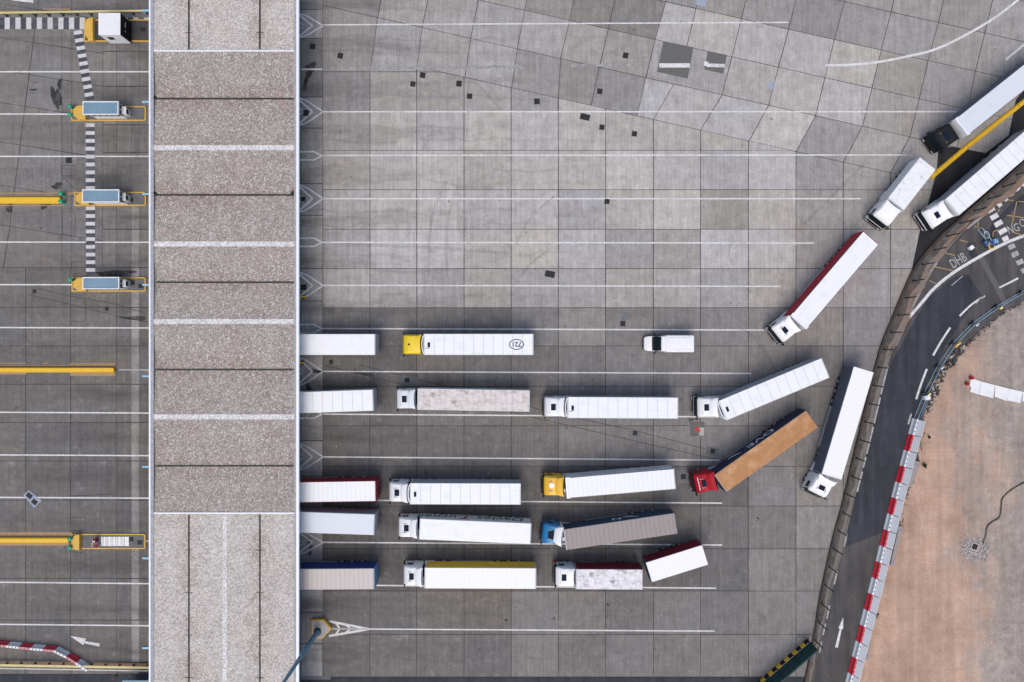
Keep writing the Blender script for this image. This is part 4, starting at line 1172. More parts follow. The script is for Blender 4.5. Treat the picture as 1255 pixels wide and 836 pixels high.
def fairing_mb(s):
    g = MB()
    for s in (s,):
        rings = []
        for z, x1 in ((.95, -1.30), (2.6, -1.32), (3.25, -1.34), (3.72, -1.36)):
            y = s*(1.22 if z < 3.5 else 1.15)
            rings.append([(-1.10, y, z), (x1, y-s*.02, z), (x1, y-s*.06, z), (-1.10, y-s*.05, z)])
        if s < 0: rings = [list(reversed(r)) for r in rings]
        g.loft(rings)
    return g
def mirror_mb(s):
    g = MB(); g.box((1.02, s*1.45, 2.25), (.14, .24, .78), bev=.05, seg=2); g.tube((.9, s*1.22, 2.5), (1.0, s*1.42, 2.45), .025, n=6); g.tube((.9, s*1.22, 2.0), (1.0, s*1.42, 2.05), .025, n=6)
    return g
def chassis_mb(l=-5.0):
    g = MB()
    for s in (-1, 1): g.box(((l-1.0)/2+.5, s*.42, .86), (abs(l)+.4, .09, .26))
    for x in (-1.6, -2.6, -3.4, l+.1): g.box((x, 0, .86), (.12, .84, .18))
    g.box((-.3, 0, .55), (.16, 1.9, .14)); g.box((-3.75, 0, .55), (.2, 1.7, .2)); g.box((-.2, 0, .8), (1.4, .9, .6))
    return g
def tank_mb():
    g = MB()
    for s in (-1, 1): g.box((-2.0, s*.92, .72), (1.25, .58, .60), bev=.10, seg=2)
    return g
def mud_mb():
    g = MB()
    for s in (-1, 1):
        rings = []
        for k in range(9):
            a = R(10+160*k/8); x, z = -3.75 + .62*math.cos(a), .5 + .62*math.sin(a)
            rings.append([(x, s*.66, z), (x, s*1.25, z), (x*1.0, s*1.25, z+.03), (x, s*.66, z+.03)])
        if s > 0: rings = [list(reversed(q)) for q in rings]
        g.loft(rings)
    return g
def fifth_mb():
    g = MB(); g.tube((-3.4, 0, 1.0), (-3.4, 0, 1.1), .48, n=18); return g
def airline_mb():
    g = MB()
    for y in (-.18, 0, .18):
        pts = [(-1.15, y, 1.9), (-1.35, y*1.3, 1.25), (-1.62, y*1.2, 1.6), (-1.74, y, 1.9)]
        for a, b in zip(pts, pts[1:]): g.tube(a, b, .025, n=6)
    g.box((-1.35, 0, 1.02), (.5, 1.5, .04)); return g

def make_cab(root, body, defl, style, visor, lower, hatch, bar=False, roofpatch=None):
    cab = cached('cab', cab_mb, 'cab', body, root, True)
    cached(('ws',), lambda: front_band(1.72, 2.62, .010), 'windscreen', M['glass'], cab, True)
    cached(('vis',), lambda: front_band(2.62, 2.80, .10, 2, 1), 'sun_visor', visor, cab, True)
    cached(('gr',), lambda: front_band(.95, 1.50, .012, 2, 4), 'grille', lower, cab)
    cached(('bmp',), lambda: front_band(.45, .90, .11, 2), 'bumper', M['white2'] if lower is not M['black'] else M['chassis'], cab)
    cached('sw', side_window_mb, 'side_window', M['glass'], cab)
    for s in (-1, 1):
        cached(('mir', s), lambda: mirror_mb(s), 'wing_mirror', M['black'], cab)
        cached(('hl', s), lambda: MB().box((1.17, s*.92, .78), (.14, .40, .16), bev=.03), 'headlight', M['lampw'], cab)
    if hatch == 'square': cached('ht', lambda: MB().box((.0, 0, 3.40), (.58, .80, .06), bev=.02), 'roof_hatch', M['hatch'], cab)
    elif hatch == 'round': cached('ht2', lambda: MB().tube((.22, 0, 3.36), (.22, 0, 3.41), .13, n=14), 'roof_hatch', M['hatch'], cab)
    elif hatch == 'big': cached('ht3', lambda: MB().box((.0, 0, 3.395), (.74, 1.12, .05), bev=.02), 'roof_hatch', M['hatch'], cab)
    elif hatch == 'white': cached('ht4', lambda: MB().tube((.05, -.1, 3.36), (.05, -.1, 3.42), .32, n=16), 'roof_hatch', M['white'], cab)
    if style: cached(('df', style), lambda: deflector_mb(style), 'air_deflector', defl, cab, True)
    for s in (-1, 1): cached(('fair', s), lambda: fairing_mb(s), 'side_fairing', defl, cab)
    cached('back', lambda: MB().box((-1.135, 0, 2.2), (.03, 2.2, 2.3)), 'gap_shade_panel', M['black'], cab)  # black sheet added to paint the gap behind the cab as deep shade
    if bar:
        g = MB(); g.tube((.62, -.85, 3.22), (.62, .85, 3.22), .045, n=8)
        for y in (-.6, -.2, .2, .6): g.box((.64, y, 3.27), (.10, .2, .12))
        g.build('lamp_bar', M['lampw'], cab)
    if style == 'tuck':
        for y in (-.55, .55):
            cached(('horn', y), lambda: MB().tube((.38, y, 3.42), (-.05, y, 3.44), .06, .03, 10), 'air_horn', M['steel'], cab)
    else:
        for y in (-.62, .62):
            cached(('mk', y), lambda: MB().box((.42, y, 3.31), (.12, .07, .06)), 'marker_lamp', M['lampo'], cab)
    return cab
def add_wheels(root, xs_, inner=()):
    for x in xs_:
        for s in (-1, 1):
            cached('whl', wheel_mb, 'wheel', [M['rubber'], M['steel']], root, True, (x, s*1.06, .5))
            if x in inner: cached('whl', wheel_mb, 'wheel', [M['rubber'], M['steel']], root, True, (x, s*.72, .5))

def roof_panels(L, W, z, seams, x0=0.0):
    """roof skin as separate sheets with narrow open seams between them; x from 0 backwards"""
    g = MB(); n = seams; s = L/n
    for i in range(n):
        a, b = x0 - i*s - .022, x0 - (i+1)*s + .022
        g.box(((a+b)/2, 0, z), (a-b, W-.10, .030))
    return g
def make_trailer(root, L, W, kx, rot, roof, side, rear, front, seams=0, vent=False, rim=None, skirt=None, top=4.0, decor=None, bottom=1.12, axles=True, caps=True, wall_posts=0):
    """trailer box hung at (kx,0); local x runs 0 at its nose to -L"""
    tr = thing('trailer', None, None)
    # the box itself is the part's own mesh
    COL.objects.unlink(tr); bpy.data.objects.remove(tr)
    g = MB(); hb = bottom; ht = top - .03
    g.box((-L/2, 0, (hb+ht)/2), (L-.06, W-.04, ht-hb), bev=.02)
    tr = g.build('trailer', rim or M['seam'], root)
    tr.location = kx; tr.rotation_euler = (0, 0, rot)
    for s in (-1, 1):
        g = MB(); g.box((-L/2, s*(W/2-.012), (hb+ht)/2-.02), (L-.16, .035, ht-hb-.16))
        sd = g.build('side_wall', side, tr)
        if wall_posts:
            q = MB()
            for i in range(wall_posts+1): q.box((-.12-(L-.24)*i/wall_posts, s*(W/2+.012), (hb+ht)/2), (.05, .02, ht-hb-.2))
            q.build('strap_row', M['chassis'], tr)
    g = MB(); g.box((.0, 0, (hb+ht)/2+.0), (.05, W-.02, ht-hb), bev=.015); g.build('front_wall', front, tr)
    g = MB()
    for s in (-1, 1): g.box((-L-.005, s*W/4, (hb+ht)/2), (.05, W/2-.03, ht-hb-.06), bev=.01)
    rd = g.build('rear_door', rear, tr)
    g = MB()
    for y in (-.9, -.35, .35, .9): g.tube((-L-.05, y, hb+.1), (-L-.05, y, ht-.1), .022, n=6)
    g.build('lock_rod', M['steel'], tr)
    # roof skin
    if seams: rf = roof_panels(L-.16, W, top, seams, -.08)
    else: rf = MB().box((-L/2, 0, top), (L-.14, W-(.16 if rim else .06), .03), bev=.012)
    rf.build('roof_skin', roof, tr)
    if seams:
        g = MB()
        for s in (-1, 1): g.box((-L/2, s*(W/2-.025), top), (L, .045, .05))
        g.box((-.02, 0, top+.002), (.05, W-.1, .04)); g.box((-L+.02, 0, top+.002), (.05, W-.1, .04))
        g.build('roof_rail', M['white2'], tr)
    if caps and rim:
        g = MB(); g.box((-.06, 0, top+.01), (.22, W, .06), bev=.02)
        for s in (-1, 1): g.box((-.28, s*(W/2-.05), top+.012), (.34, .12, .055), bev=.02)
        g.build('front_cap', M['white'], tr)
    if vent:
        g = MB(); n = 8; out = []; inn = []
        for i in range(n+1):
            u = -1 + 2*i/n; out.append((.30 - .16*u*u, u*1.08)); inn.append((.20 - .14*u*u, u*.98))
        for z0, z1, o_ in ((1.95, 3.90, out),):
            poly = [(.03, -1.08)] + o_ + [(.03, 1.08)]; g.prism(poly, z0, z1)
        cu = g.build('cooling_unit', M['white'], tr)
        g = MB(); g.prism([(.045, -.95)] + inn + [(.045, .95)], 3.90, 3.915); g.build('cooling_grille', M['black'], tr)
        g = MB(); g.box((-.62, .06, top+.045), (.30, .62, .06), bev=.02); g.build('roof_vent', M['hatch'], tr)
    # running gear
    g = MB()
    for s in (-1, 1): g.box((-L/2-.2, s*.5, 1.0), (L-.8, .10, .24))
    for i in range(6): g.box((-1.2-(L-2)*i/5, 0, 1.0), (.1, 1.0, .16))
    g.box((-L+.1, 0, .62), (.12, W-.2, .18)); g.box((-L+.1, .6, .82), (.08, .1, .3)); g.box((-L+.1, -.6, .82), (.08, .1, .3)); g.build('underframe', M['chassis'], tr)
    if axles:
        for x in (-L+2.1, -L+3.41, -L+4.72) if L > 9 else (-L*.5-.7, -L*.5+.7):
            for s in (-1, 1): cached('whl', wheel_mb, 'wheel', [M['rubber'], M['steel']], tr, True, (x, s*1.06, .5))
        if L > 9:
            for s in (-1, 1):
                g = MB(); g.box((-2.6, s*.75, .62), (.14, .14, .95)); g.box((-2.6, s*.75, .06), (.34, .3, .08)); g.build('landing_leg', M['chassis'], tr)
    for s in (-1, 1):
        g = MB()
        x0, x1 = (-3.1, -L+5.4) if L > 9 else (-.6, -L*.5+1.4)
        if skirt: g.box(((x0+x1)/2, s*(W/2-.04), .74), (abs(x1-x0), .04, .66))
        else:
            for z in (.55, .85): g.box(((x0+x1)/2, s*(W/2-.06), z), (abs(x1-x0), .04, .12))
            for k in range(4): g.box((x0+(x1-x0)*k/3, s*(W/2-.1), .75), (.06, .05, .6))
        g.build('side_guard', skirt or M['steel'], tr)
    for s in (-1, 1):
        g = MB(); g.box((-L+.02, s*(W/2-.25), .78), (.08, .36, .14)); g.build('tail_light', M['lampr'], tr)
    if decor: decor(tr, L, W)
    return tr

def lorry(label, Fp, Rp, cabkw, trkw, heading=None, length=None, pad=1.72, name='articulated_lorry', extra=None):
    z = 4.0
    f, r = P(*Fp, z), P(*Rp, z); d = (f-r); L = length or d.length; d.normalize()
    f = r + d*L
    if heading is None:
        h = math.atan2(d.y, d.x); c = f + d*pad
    else:
        h = R(heading); k = f - d*1.0; c = k + Vector((math.cos(h), math.sin(h), 0))*(pad+1.0)
    root = thing(name, label, 'lorry', (c.x, c.y, 0.004), h, 'lorries queuing for the toll lanes')
    make_cab(root, **cabkw)
    cached('chs', chassis_mb, 'chassis', M['chassis'], root)
    cached('tank', tank_mb, 'side_tank', M['white2'] if cabkw['body'] in (M['white'], M['white2']) else M['steel'], root)
    cached('mud', mud_mb, 'mudguard', M['black'], root)
    cached('fif', fifth_mb, 'coupling_plate', M['chassis'], root)
    cached('air', airline_mb, 'air_lines', M['black'], root)
    add_wheels(root, (-.22, -3.75), (-3.75,))
    loc = Matrix.Rotation(-h, 3, 'Z') @ (f - c); loc.z = 0
    make_trailer(root, L, 2.58, loc, math.atan2(d.y, d.x) - h, **trkw)
    return root

def C(body='white', defl=None, style='tuck', visor='black', lower='black', hatch='square', bar=False):
    return dict(body=M[body], defl=M[defl or body], style=style, visor=M[visor], lower=M[lower], hatch=hatch, bar=bar)
def T(roof, side, rear=None, front=None, **k):
    d = dict(roof=M[roof], side=M[side], rear=M[rear or side], front=M[front or 'white']); d.update(k); return d

# lettering on trailer sides (right side, local -y)
def side_matrix(x, z, W): return Matrix.Translation((x, -W/2-.012, z)) @ Matrix.Rotation(R(90), 4, 'X')
M['ink_green'] = simple('ink_green', (.005, .17, .11), .5); M['ink_red'] = simple('ink_red', (.38, .01, .03), .5)
M['ink_white'] = simple('ink_white', (.62, .68, .72), .5); M['ink_black'] = simple('ink_black', (.02, .025, .035), .6); M['ink_grey'] = simple('ink_grey', (.16, .18, .23), .6)
M['ink_mustard'] = simple('ink_dark_mustard', (.20, .13, .02), .6)
def decor_name(tr, L, W):
    x = -L + .85
    for word, mt, sh, sx in (('Davies', 'ink_green', .12, .90), ('T', 'ink_red', .3, .95), ('urner', 'ink_green', .12, .90)):
        g = MB(); w = text_mesh(word, 2.25, g, side_matrix(x, 1.62, W) @ Matrix.Diagonal((sx, 1, 1, 1)), 0, 1.08, sh, .055)
        g.build('lettering', M[mt], tr); x += w[1]*sx + (.6 if word == 'Davies' else .08)
def decor_n(x, word='N', size=1.5, sw=None, zz=2.1):
    def f(tr, L, W):
        g = MB(); text_mesh(word, size, g, side_matrix(-L+x, zz, W) @ Matrix.Diagonal((1.25, 1, 1, 1)), 0, 1.0, 0, .03)
        g.build('lettering', M['ink_white'], tr)
        g = MB(); Mx = side_matrix(-L+sw, zz, W)
        up = [(t*1.9, .9*(1-t)**2+.08) for t in [i/10 for i in range(11)]]; dn = [(t*1.9+.05, .9*(1-t)**2-.30*(math.sin(math.pi*t))-.02) for t in [i/10 for i in range(11)]]
        vs = [(a, b, 0) for a, b in up] + [(a, b, 0) for a, b in dn]
        g.add(vs, [[11+i, 11+i+1, i+1, i] for i in range(10)], 0, Mx); g.build('emblem', M['ink_white'], tr)
    return f
def decor_number(tr, L, W):
    g = MB(); n = 40; cx = -L + 2.05
    def e(a, rx, ry): return (cx + rx*math.cos(a), ry*math.sin(a), 4.022)
    vs = [e(2*math.pi*i/n, .92, .66) for i in range(n)] + [e(2*math.pi*i/n, .81, .55) for i in range(n)]
    g.add(vs, [[i, (i+1) % n, n+(i+1) % n, n+i] for i in range(n)])
    text_mesh('721', .84, g, Matrix.Translation((cx-.64, -.29, 4.022)), 0, 1.0, 0, .022)
    g.build('roof_number', M['ink_black'], tr)
def decor_print(tr, L, W):
    g = MB(); rnd = random.Random(4)
    for x0, n, zz, hh in ((-6.4, 16, 2.5, .55), (-11.6, 9, 2.5, .55)):
        for i in range(n):
            x = x0 + i*.30; k = rnd.choice((0, 1, 2))
            Mx = side_matrix(x, zz, W)
            g.add([(0, 0, 0), (.08, 0, 0), (.08, hh, 0), (0, hh, 0)], [[0, 1, 2, 3]], 0, Mx)
            if k: g.add([(.09, hh*.8, .0), (.24, hh*.8, .0), (.24, hh, .0), (.09, hh, .0)], [[0, 1, 2, 3]], 0, Mx)
            if k == 2: g.add([(.09, 0, .0), (.24, 0, .0), (.24, hh*.18, .0), (.09, hh*.18, .0)], [[0, 1, 2, 3]], 0, Mx)
    g.build('side_print', M['ink_grey'], tr)
def decor_small(tr, L, W):
    g = MB(); rnd = random.Random(9)
    for i in range(22):
        x = -L + 1.2 + i*.22
        if i in (5, 11, 16): continue
        g.add([(0, 0, 0), (.15, 0, 0), (.15, .26, 0), (0, .26, 0)], [[0, 1, 2, 3]], 0, side_matrix(x, 3.0 + .03*rnd.random(), W))
    g.build('side_print', M['ink_mustard'], tr)
def decor_soot(tr, L, W):
    g = MB(); g.box((-.4, .48, 4.03), (.5, .07, .02)); g.build('exhaust_soot', M['ink_grey'], tr)

lorry('smooth seamless white trailer with grey rear door, topmost under the canopy edge', (323.5, 422.2), (459.8, 422.2), C(), T('r_white', 'white2', 'silver'))
lorry('white trailer with dark roof seams, second from top under the canopy edge', (321.5, 495.2), (457.3, 490.6), C(), T('r_white', 'white2', 'silver', seams=11), length=13.6)
lorry('white roofed trailer with red side and rear, half under the canopy edge', (324, 604), (460.6, 601.9), C('white'), T('r_bows', 'maroon', 'maroon', 'white', rim=M['maroon'], caps=False), length=13.6)
lorry('bluish white trailer under the canopy edge, between red sided and blue sided ones', (322.5, 638.6), (458.8, 643.2), C('white'), T('r_white2', 'silver', 'silver'), length=13.6)
lorry('beige roofed trailer with blue side and rear, half under the canopy edge', (322.5, 710.4), (458.6, 709.6), C('blue'), T('r_beige', 'royal', 'blue', 'blue'), length=13.6)
lorry('white panelled trailer numbered 721 behind a bright yellow cab', (519.4, 422.2), (653.5, 422.2), C('yellow', None, 'low', 'yellow', 'black', 'round'), T('r_white', 'white', seams=11, vent=True, decor=lambda a, b, c: (decor_number(a, b, c), decor_soot(a, b, c))), pad=1.70)
lorry('grimy pinkish beige roofed trailer behind a white cab, second row', (511.8, 489.3), (648.8, 491.7), C('white2', None, 'dome', 'white2'), T('r_dirty', 'white2', 'white2', seams=20), heading=180.5)
lorry('white panelled trailer with straight white cab, right behind the grimy beige roofed one', (695.7, 499.5), (831, 500.3), C('white', None, 'dome', 'white'), T('r_white', 'silver', 'silver', seams=11, vent=True, decor=decor_soot), heading=180)
lorry('white panelled trailer swung upwards behind a straight white cab with a dark roof hatch', (885.5, 503.4), (1011.8, 450.9), C('white', None, 'dome', 'black'), T('r_white', 'silver', 'silver', seams=11, vent=True), heading=181)
lorry('tan orange roofed trailer with dark navy side behind a red cab', (882.7, 592.9), (995.6, 513.3), C('red', None, 'tuck', 'black', 'black', 'square', True), T('r_tan', 'navy', 'navy', 'navy', decor=decor_n(4.3, 'DVE', 1.75, 9.2, 1.9), caps=False), heading=193)
lorry('steeply turned white roofed trailer with slate grey side beside the kerb fence', (1019.2, 584.4), (1058.9, 452.3), C('white', None, 'tuck', 'black'), T('r_bows_s', 'slate', 'slate', skirt=M['silver']), heading=243)
lorry('white roofed trailer with a crimson side and dark rim, turning alone in the open plaza', (978.8, 395.1), (1067.6, 291.5), C('white', None, 'tuck', 'black'), T('r_white', 'crimson', 'crimson', 'white', rim=M['rim_dark'], skirt=M['silver']), heading=219)
lorry('pale grey roofed trailer behind a black cab, cut by the top right edge', (1178.2, 156), (1284.8, 71.2), C('blackp', None, None, 'blackp', 'black', 'big'), T('r_white2', 'slate', 'slate', 'white', rim=M['rim_dark']), heading=214, length=13.6)
lorry('white panelled trailer beside the curved kerb, cut by the right edge', (1166.5, 254.5), (1270, 165.5), C('white', None, 'dome', 'white'), T('r_white', 'silver', 'silver', seams=11, rim=None), heading=213.5, length=13.6)
lorry('white trailer with a ribbed stained roof and printed grey side behind an amber cab', (694.2, 598.2), (827.2, 587), C('amber', None, 'tuck', 'black', 'black', 'white'), T('r_bows', 'white2', 'white2', 'white', rim=M['rim_dark'], decor=decor_print), heading=180)
lorry('white trailer with faint roof seams and pale grey side, white cab, third row', (502.6, 605.2), (638, 605.6), C('white', None, 'tuck', 'white', 'black'), T('r_white', 'silver', 'silver', seams=11, vent=True))
lorry('plain white trailer with green side lettering behind a white cab', (514.3, 648.5), (650.5, 654.3), C('white', None, 'tuck', 'white', 'black'), T('r_white', 'white', 'white', decor=decor_name), heading=180)
lorry('weathered grey roofed trailer with dark navy side behind a blue and white cab', (692.7, 661.7), (828.8, 641.5), C('blue', 'white', 'tuck', 'blue', 'black', 'big'), T('r_grey', 'teal', 'teal', 'r_grey' if False else 'white2', decor=decor_n(6.4, 'N', 1.3, 4.3, 2.2), caps=False), heading=173)
lorry('white ribbed roofed trailer with a mustard yellow side behind a white cab', (520.6, 708.5), (656.8, 709.2), C('white', None, 'tuck', 'white', 'black'), T('r_bows_s', 'mustard', 'white', decor=decor_small), heading=180)

def rigid(label, Fp, Rp, Cabp, cabkw, trkw, L, pad=1.45, heading=None, extra=None, name='rigid_lorry'):
    z = 3.7 if extra is None else 4.0
    f, r = P(*Fp, z), P(*Rp, z); d = (f-r).normalized(); L = (f-r).length
    c = f + d*pad; h = math.atan2(d.y, d.x)
    root = thing(name, label, 'lorry', (c.x, c.y, 0.004), h, 'lorries queuing for the toll lanes')
    make_cab(root, **cabkw)
    cached(('chs', round(L)), lambda: chassis_mb(-L-1.2), 'chassis', M['chassis'], root)
    add_wheels(root, (-.22, -L*.72-1.4), (-L*.72-1.4,))
    loc = Vector((-pad, 0, 0))
    make_trailer(root, L, 2.5, loc, 0, axles=False, top=z, bottom=1.05, **trkw)
    return root, h, c
rigid('short white box lorry with mottled roof, at the tip of the yellow barrier line', (1098.2, 250), (1137.4, 200), None, C('white', None, 'low', 'black', 'black', None), T('r_mottle', 'white2', 'silver', 'white2', skirt=M['white2'], caps=False), 6.3)
rt, h, c = rigid('maroon sided lorry with dirty spotted white roof and a short trailer swung behind it', (706.2, 710), (788, 710.4), None, C('white', None, 'low', 'black', 'black', 'square'), T('r_spot', 'maroon', 'maroon', 'white2', caps=False), 8.2, extra=1)
f, r = P(795, 701.8, 4.0), P(864.7, 679.9, 4.0); d = (f-r).normalized()
loc = Matrix.Rotation(-h, 3, 'Z') @ (f-c); loc.z = 0
tb = make_trailer(rt, (f-r).length, 2.55, loc, math.atan2(d.y, d.x)-h, **T('r_bows_s', 'maroon', 'maroon', 'teal', caps=False)); tb.name = 'drawbar_trailer'
g = MB(); g.tube((-10.1, 0, .8), (loc.x+.2, loc.y, .8), .07); g.build('drawbar', M['chassis'], rt)
g = MB(); g.box((.95, -1.28, .6), (.5, .06, .5), bev=.02); g.box((.95, 1.28, .6), (.5, .06, .5), bev=.02); g.build('cab_corner', M['red'], rt)

# ------------------------------------------------------------------ van
def van():
    f, r = P(785.5, 421, 1.0), P(849, 420.5, 2.3); L = 5.95; c = P(816.5, 421.2, 0)
    t = thing('panel_van', 'small white panel van with black windscreen, alone in the open right part of the plaza', 'van', (c.x, c.y, .004), R(180))
    g = MB(); rings = []
    for x, hw, zt in ((3.0, .72, .95), (2.85, .88, 1.08), (2.45, .97, 1.22), (1.95, 1.0, 1.32), (1.35, .97, 2.02), (1.15, .97, 2.28), (.95, .98, 2.42)):
        rings.append([(x, -hw*.94, .35), (x, -hw, .7), (x, -hw, zt*.72), (x, -hw*.92, zt-.03), (x, -hw*.5, zt+.02), (x, hw*.5, zt+.02), (x, hw*.92, zt-.03), (x, hw, zt*.72), (x, hw, .7), (x, hw*.94, .35)])
    rings = [list(reversed(q)) for q in rings]
    g.loft(rings); body = g.build('front_body', M['white'], t, True)
    g = MB(); hw = 1.12
    def sec(x, hw, zt): return [(x, -hw, .42), (x, -hw, zt*.5), (x, -hw*.985, zt-.22), (x, -hw*.90, zt-.05), (x, -hw*.55, zt), (x, hw*.55, zt), (x, hw*.90, zt-.05), (x, hw*.985, zt-.22), (x, hw, zt*.5), (x, hw, .42)]
    g.loft([list(reversed(sec(x, w, z))) for x, w, z in ((1.0, .98, 2.42), (.5, 1.0, 2.55), (.42, 1.10, 2.62), (-2.9, 1.10, 2.64), (-2.97, 1.06, 2.58))]); g.build('load_body', M['white'], t, True)
    g = MB()
    for y in (-.75, .75): g.box((-1.2, y, 2.66), (3.0, .03, .03))
    for x in (.2, -1.05, -2.1): g.box((x, 0, 2.652), (.035, 1.5, .02))
    g.build('roof_rib', M['white2'], t)
    # windscreen
    rings = []
    for x, hw, z in ((2.02, .86, 1.36), (1.68, .88, 1.76), (1.30, .87, 2.14), (1.08, .84, 2.38)):
        rings.append([(x, -hw, z-.005), (x+.03, -hw*.5, z+.035), (x+.04, 0, z+.05), (x+.03, hw*.5, z+.035), (x, hw, z-.005)])
    g = MB(); g.loft([list(reversed(q)) for q in rings], 0, False); 
    ws = g.build('windscreen', M['glass'], t, True)
    sol = ws.modifiers.new('thick', 'SOLIDIFY'); sol.thickness = .05; sol.offset = 0
    g = MB()
    for s in (-1, 1): g.box((1.35, s*.985, 1.50), (.75, .03, .46))
    g.build('side_window', M['glass'], t)
    g = MB(); rings = []
    for x, hw in ((2.55, .99), (2.92, .86), (3.1, .66)): rings.append([(x, -hw, .34), (x, -hw, .72), (x, hw, .72), (x, hw, .34)])
    g.loft([list(reversed(q)) for q in rings]); g.build('front_bumper', M['black'], t)
    for s in (-1, 1):
        g = MB(); g.box((1.72, s*1.16, 1.4), (.16, .26, .30), bev=.05); g.build('wing_mirror', M['black'], t)
        g = MB(); g.box((2.68, s*.78, .92), (.26, .22, .2), bev=.05); g.build('headlight', M['lampw'], t)
        for x in (2.0, -1.75): cached('vwh', lambda: wheel_mb(.34, .24), 'wheel', [M['rubber'], M['steel']], t, True, (x, s*.92, .34))
    g = MB(); g.box((-2.99, 0, 1.45), (.04, 1.9, 1.9)); rd = g.build('rear_door', M['white2'], t)
    g = MB(); g.box((-3.04, 0, .55), (.12, 1.9, .16)); g.build('rear_bumper', M['black'], t)
van()

# ------------------------------------------------------------------ kerb fence along the verge
def verge_fence():
    t = thing('kerb_fence', 'dark wire fence on posts following the curved kerb between plaza and road', 'fence', P(1080, 450))
    c = t.location; pts = []
    base = [( a[0]+(b[0]-a[0])*.30, a[1]+(b[1]-a[1])*.30) for a, b in zip(wr, rr)]
    base = [p for p in base if p[1] < 786 and p[0] < 1330]
    n = int(sum(math.hypot(b[0]-a[0], b[1]-a[1]) for a, b in zip(base, base[1:]))/22.8)
    pp = resample(base, n)
    for i, (px, py) in enumerate(pp):
        p = P(px, py) - c; g = MB(); z1 = 2.9
        g.tube((p.x, p.y, .10), (p.x, p.y, z1), .075, n=8); g.box((p.x, p.y, .16), (.22, .22, .06)); g.build('post', M['fence'], t)
        pts.append(p)
    g = MB()
    for z in (.25, .9, 1.55, 2.2, 2.85):
        for a, b in zip(pts, pts[1:]): g.tube((a.x, a.y, z), (b.x, b.y, z), .006, n=4)
    g.build('wire', M['fence'], t)
verge_fence()
# low yellow separator between the two lorries, upper right
segs = [((1140.5, 218), (1146.8, 212.2)), ((1147.3, 211.8), (1184.5, 180.2)), ((1185, 179.8), (1246.5, 131)), ((1247.2, 130.4), (1300, 88))]
names = ['shortest section of the low yellow separator, at its tip by the box lorry', 'second section of the low yellow separator, beside the black cab', 'long middle section of the low yellow separator between two trailers', 'section of the low yellow separator cut by the right edge']
for (a, b), l in zip(segs, names):
    A, B = P(*a), P(*b); t = thing('lane_separator', l, 'barrier', A, math.atan2(B.y-A.y, B.x-A.x), 'sections of the low yellow separator'); L = (B-A).length
    g = MB(); pr = [(-.30, 0), (-.30, .14), (-.13, .30), (.13, .30), (.30, .14), (.30, 0)]
    g.loft([[(0, p, z) for p, z in pr], [(L, p, z) for p, z in pr]]); g.build('body', M['bright_y'], t)
    g = MB(); g.box((L/2, -.05, .302), (L, .03, .008)); g.build('ridge', M['rust_y'], t)

# green hoarding at the bottom
def hoarding():
    A, B = P(990.5, 784.5), P(938, 830); d = (B-A); L = d.length + 3.5; t = thing('green_hoarding', 'dark green steel hoarding with a black and yellow chequered foot at the bottom edge', 'hoarding', A, math.atan2(d.y, d.x))
    h = 3.1
    g = MB(); g.box((L/2, .06, h/2+.3), (L, .08, h-.6)); g.build('panel', M['green_d'], t)
    for i in range(5):
        g = MB(); g.box((i*L/4.0 if i else .04, 0.0, h/2), (.14, .16, h), bev=.01); g.build('post', M['fence'], t)
    g = MB(); g.box((L/2, -.01, 1.7), (L, .06, .10)); g.box((L/2, .06, h+.03), (L, .16, .08)); g.build('rail', M['green_d'], t)
    n = 16; g = MB()
    for i in range(n): g.box((L*(i+.5)/n, -.12, .28), (L/n, .22, .52), i % 2)
    g.build('foot_board', [M['black'], M['bright_y']], t)
hoarding()

# ------------------------------------------------------------------ red and white barriers
def barrier_block(c, ang, L, col, label, group, panel=True, pale=None):
    t = thing('barrier_block', label, 'barrier', c, ang, group)
    g = MB(); pr = [(-.30, 0), (-.30, .18), (-.17, .40), (-.13, .92), (.13, .92), (.17, .40), (.30, .18), (.30, 0)]
    g.loft([[(-L/2+.015, p, z) for p, z in pr], [(-L/2+.05, p*1.02, z) for p, z in pr], [(L/2-.05, p*1.02, z) for p, z in pr], [(L/2-.015, p, z) for p, z in pr]])
    g.build('body', col, t)
    g = MB()
    for x in (-L*.28, 0, L*.28): g.tube((x, 0, .90), (x, 0, .945), .075, n=10)
    g.build('filler_cap', M['black'] if not panel else M['iron'], t)
    if pale:
        g = MB(); g.box((0, 0, .925), (L-.10, .25, .02)); g.build('lid', pale, t)
    if panel:
        g = MB(); g.box((0, .30, 1.36), (L-.09, .05, 1.0), 0, Matrix.Translation((0, .30, 1.36)) @ Matrix.Rotation(R(-27), 4, 'X') @ Matrix.Translation((0, -.30, -1.36)), .01); g.build('hoarding_panel', M['blk_top'], t)
        for x in (-L/2+.02,):
            g = MB(); g.box((x, .36, .9), (.05, .05, 1.0)); g.build('panel_post', M['fence'], t)
bl = curve([(1120.5, 513), (1105.5, 568), (1092, 620), (1075, 690), (1056, 766), (1038, 838), (1026, 890)], 10)
d = [0]
for a, b in zip(bl, bl[1:]): d.append(d[-1]+math.hypot(b[0]-a[0], b[1]-a[1]))
NB = 18; step = 20.05
def at(c, d, s):
    for k in range(len(d)-1):
        if d[k+1] >= s:
            t = (s-d[k])/(d[k+1]-d[k]); return (c[k][0]+(c[k+1][0]-c[k][0])*t, c[k][1]+(c[k+1][1]-c[k][1])*t)
    return c[-1]
ordn = ['first', 'second', 'third', 'fourth', 'fifth', 'sixth', 'seventh', 'eighth', 'ninth', 'tenth']
cnt = [0, 0]
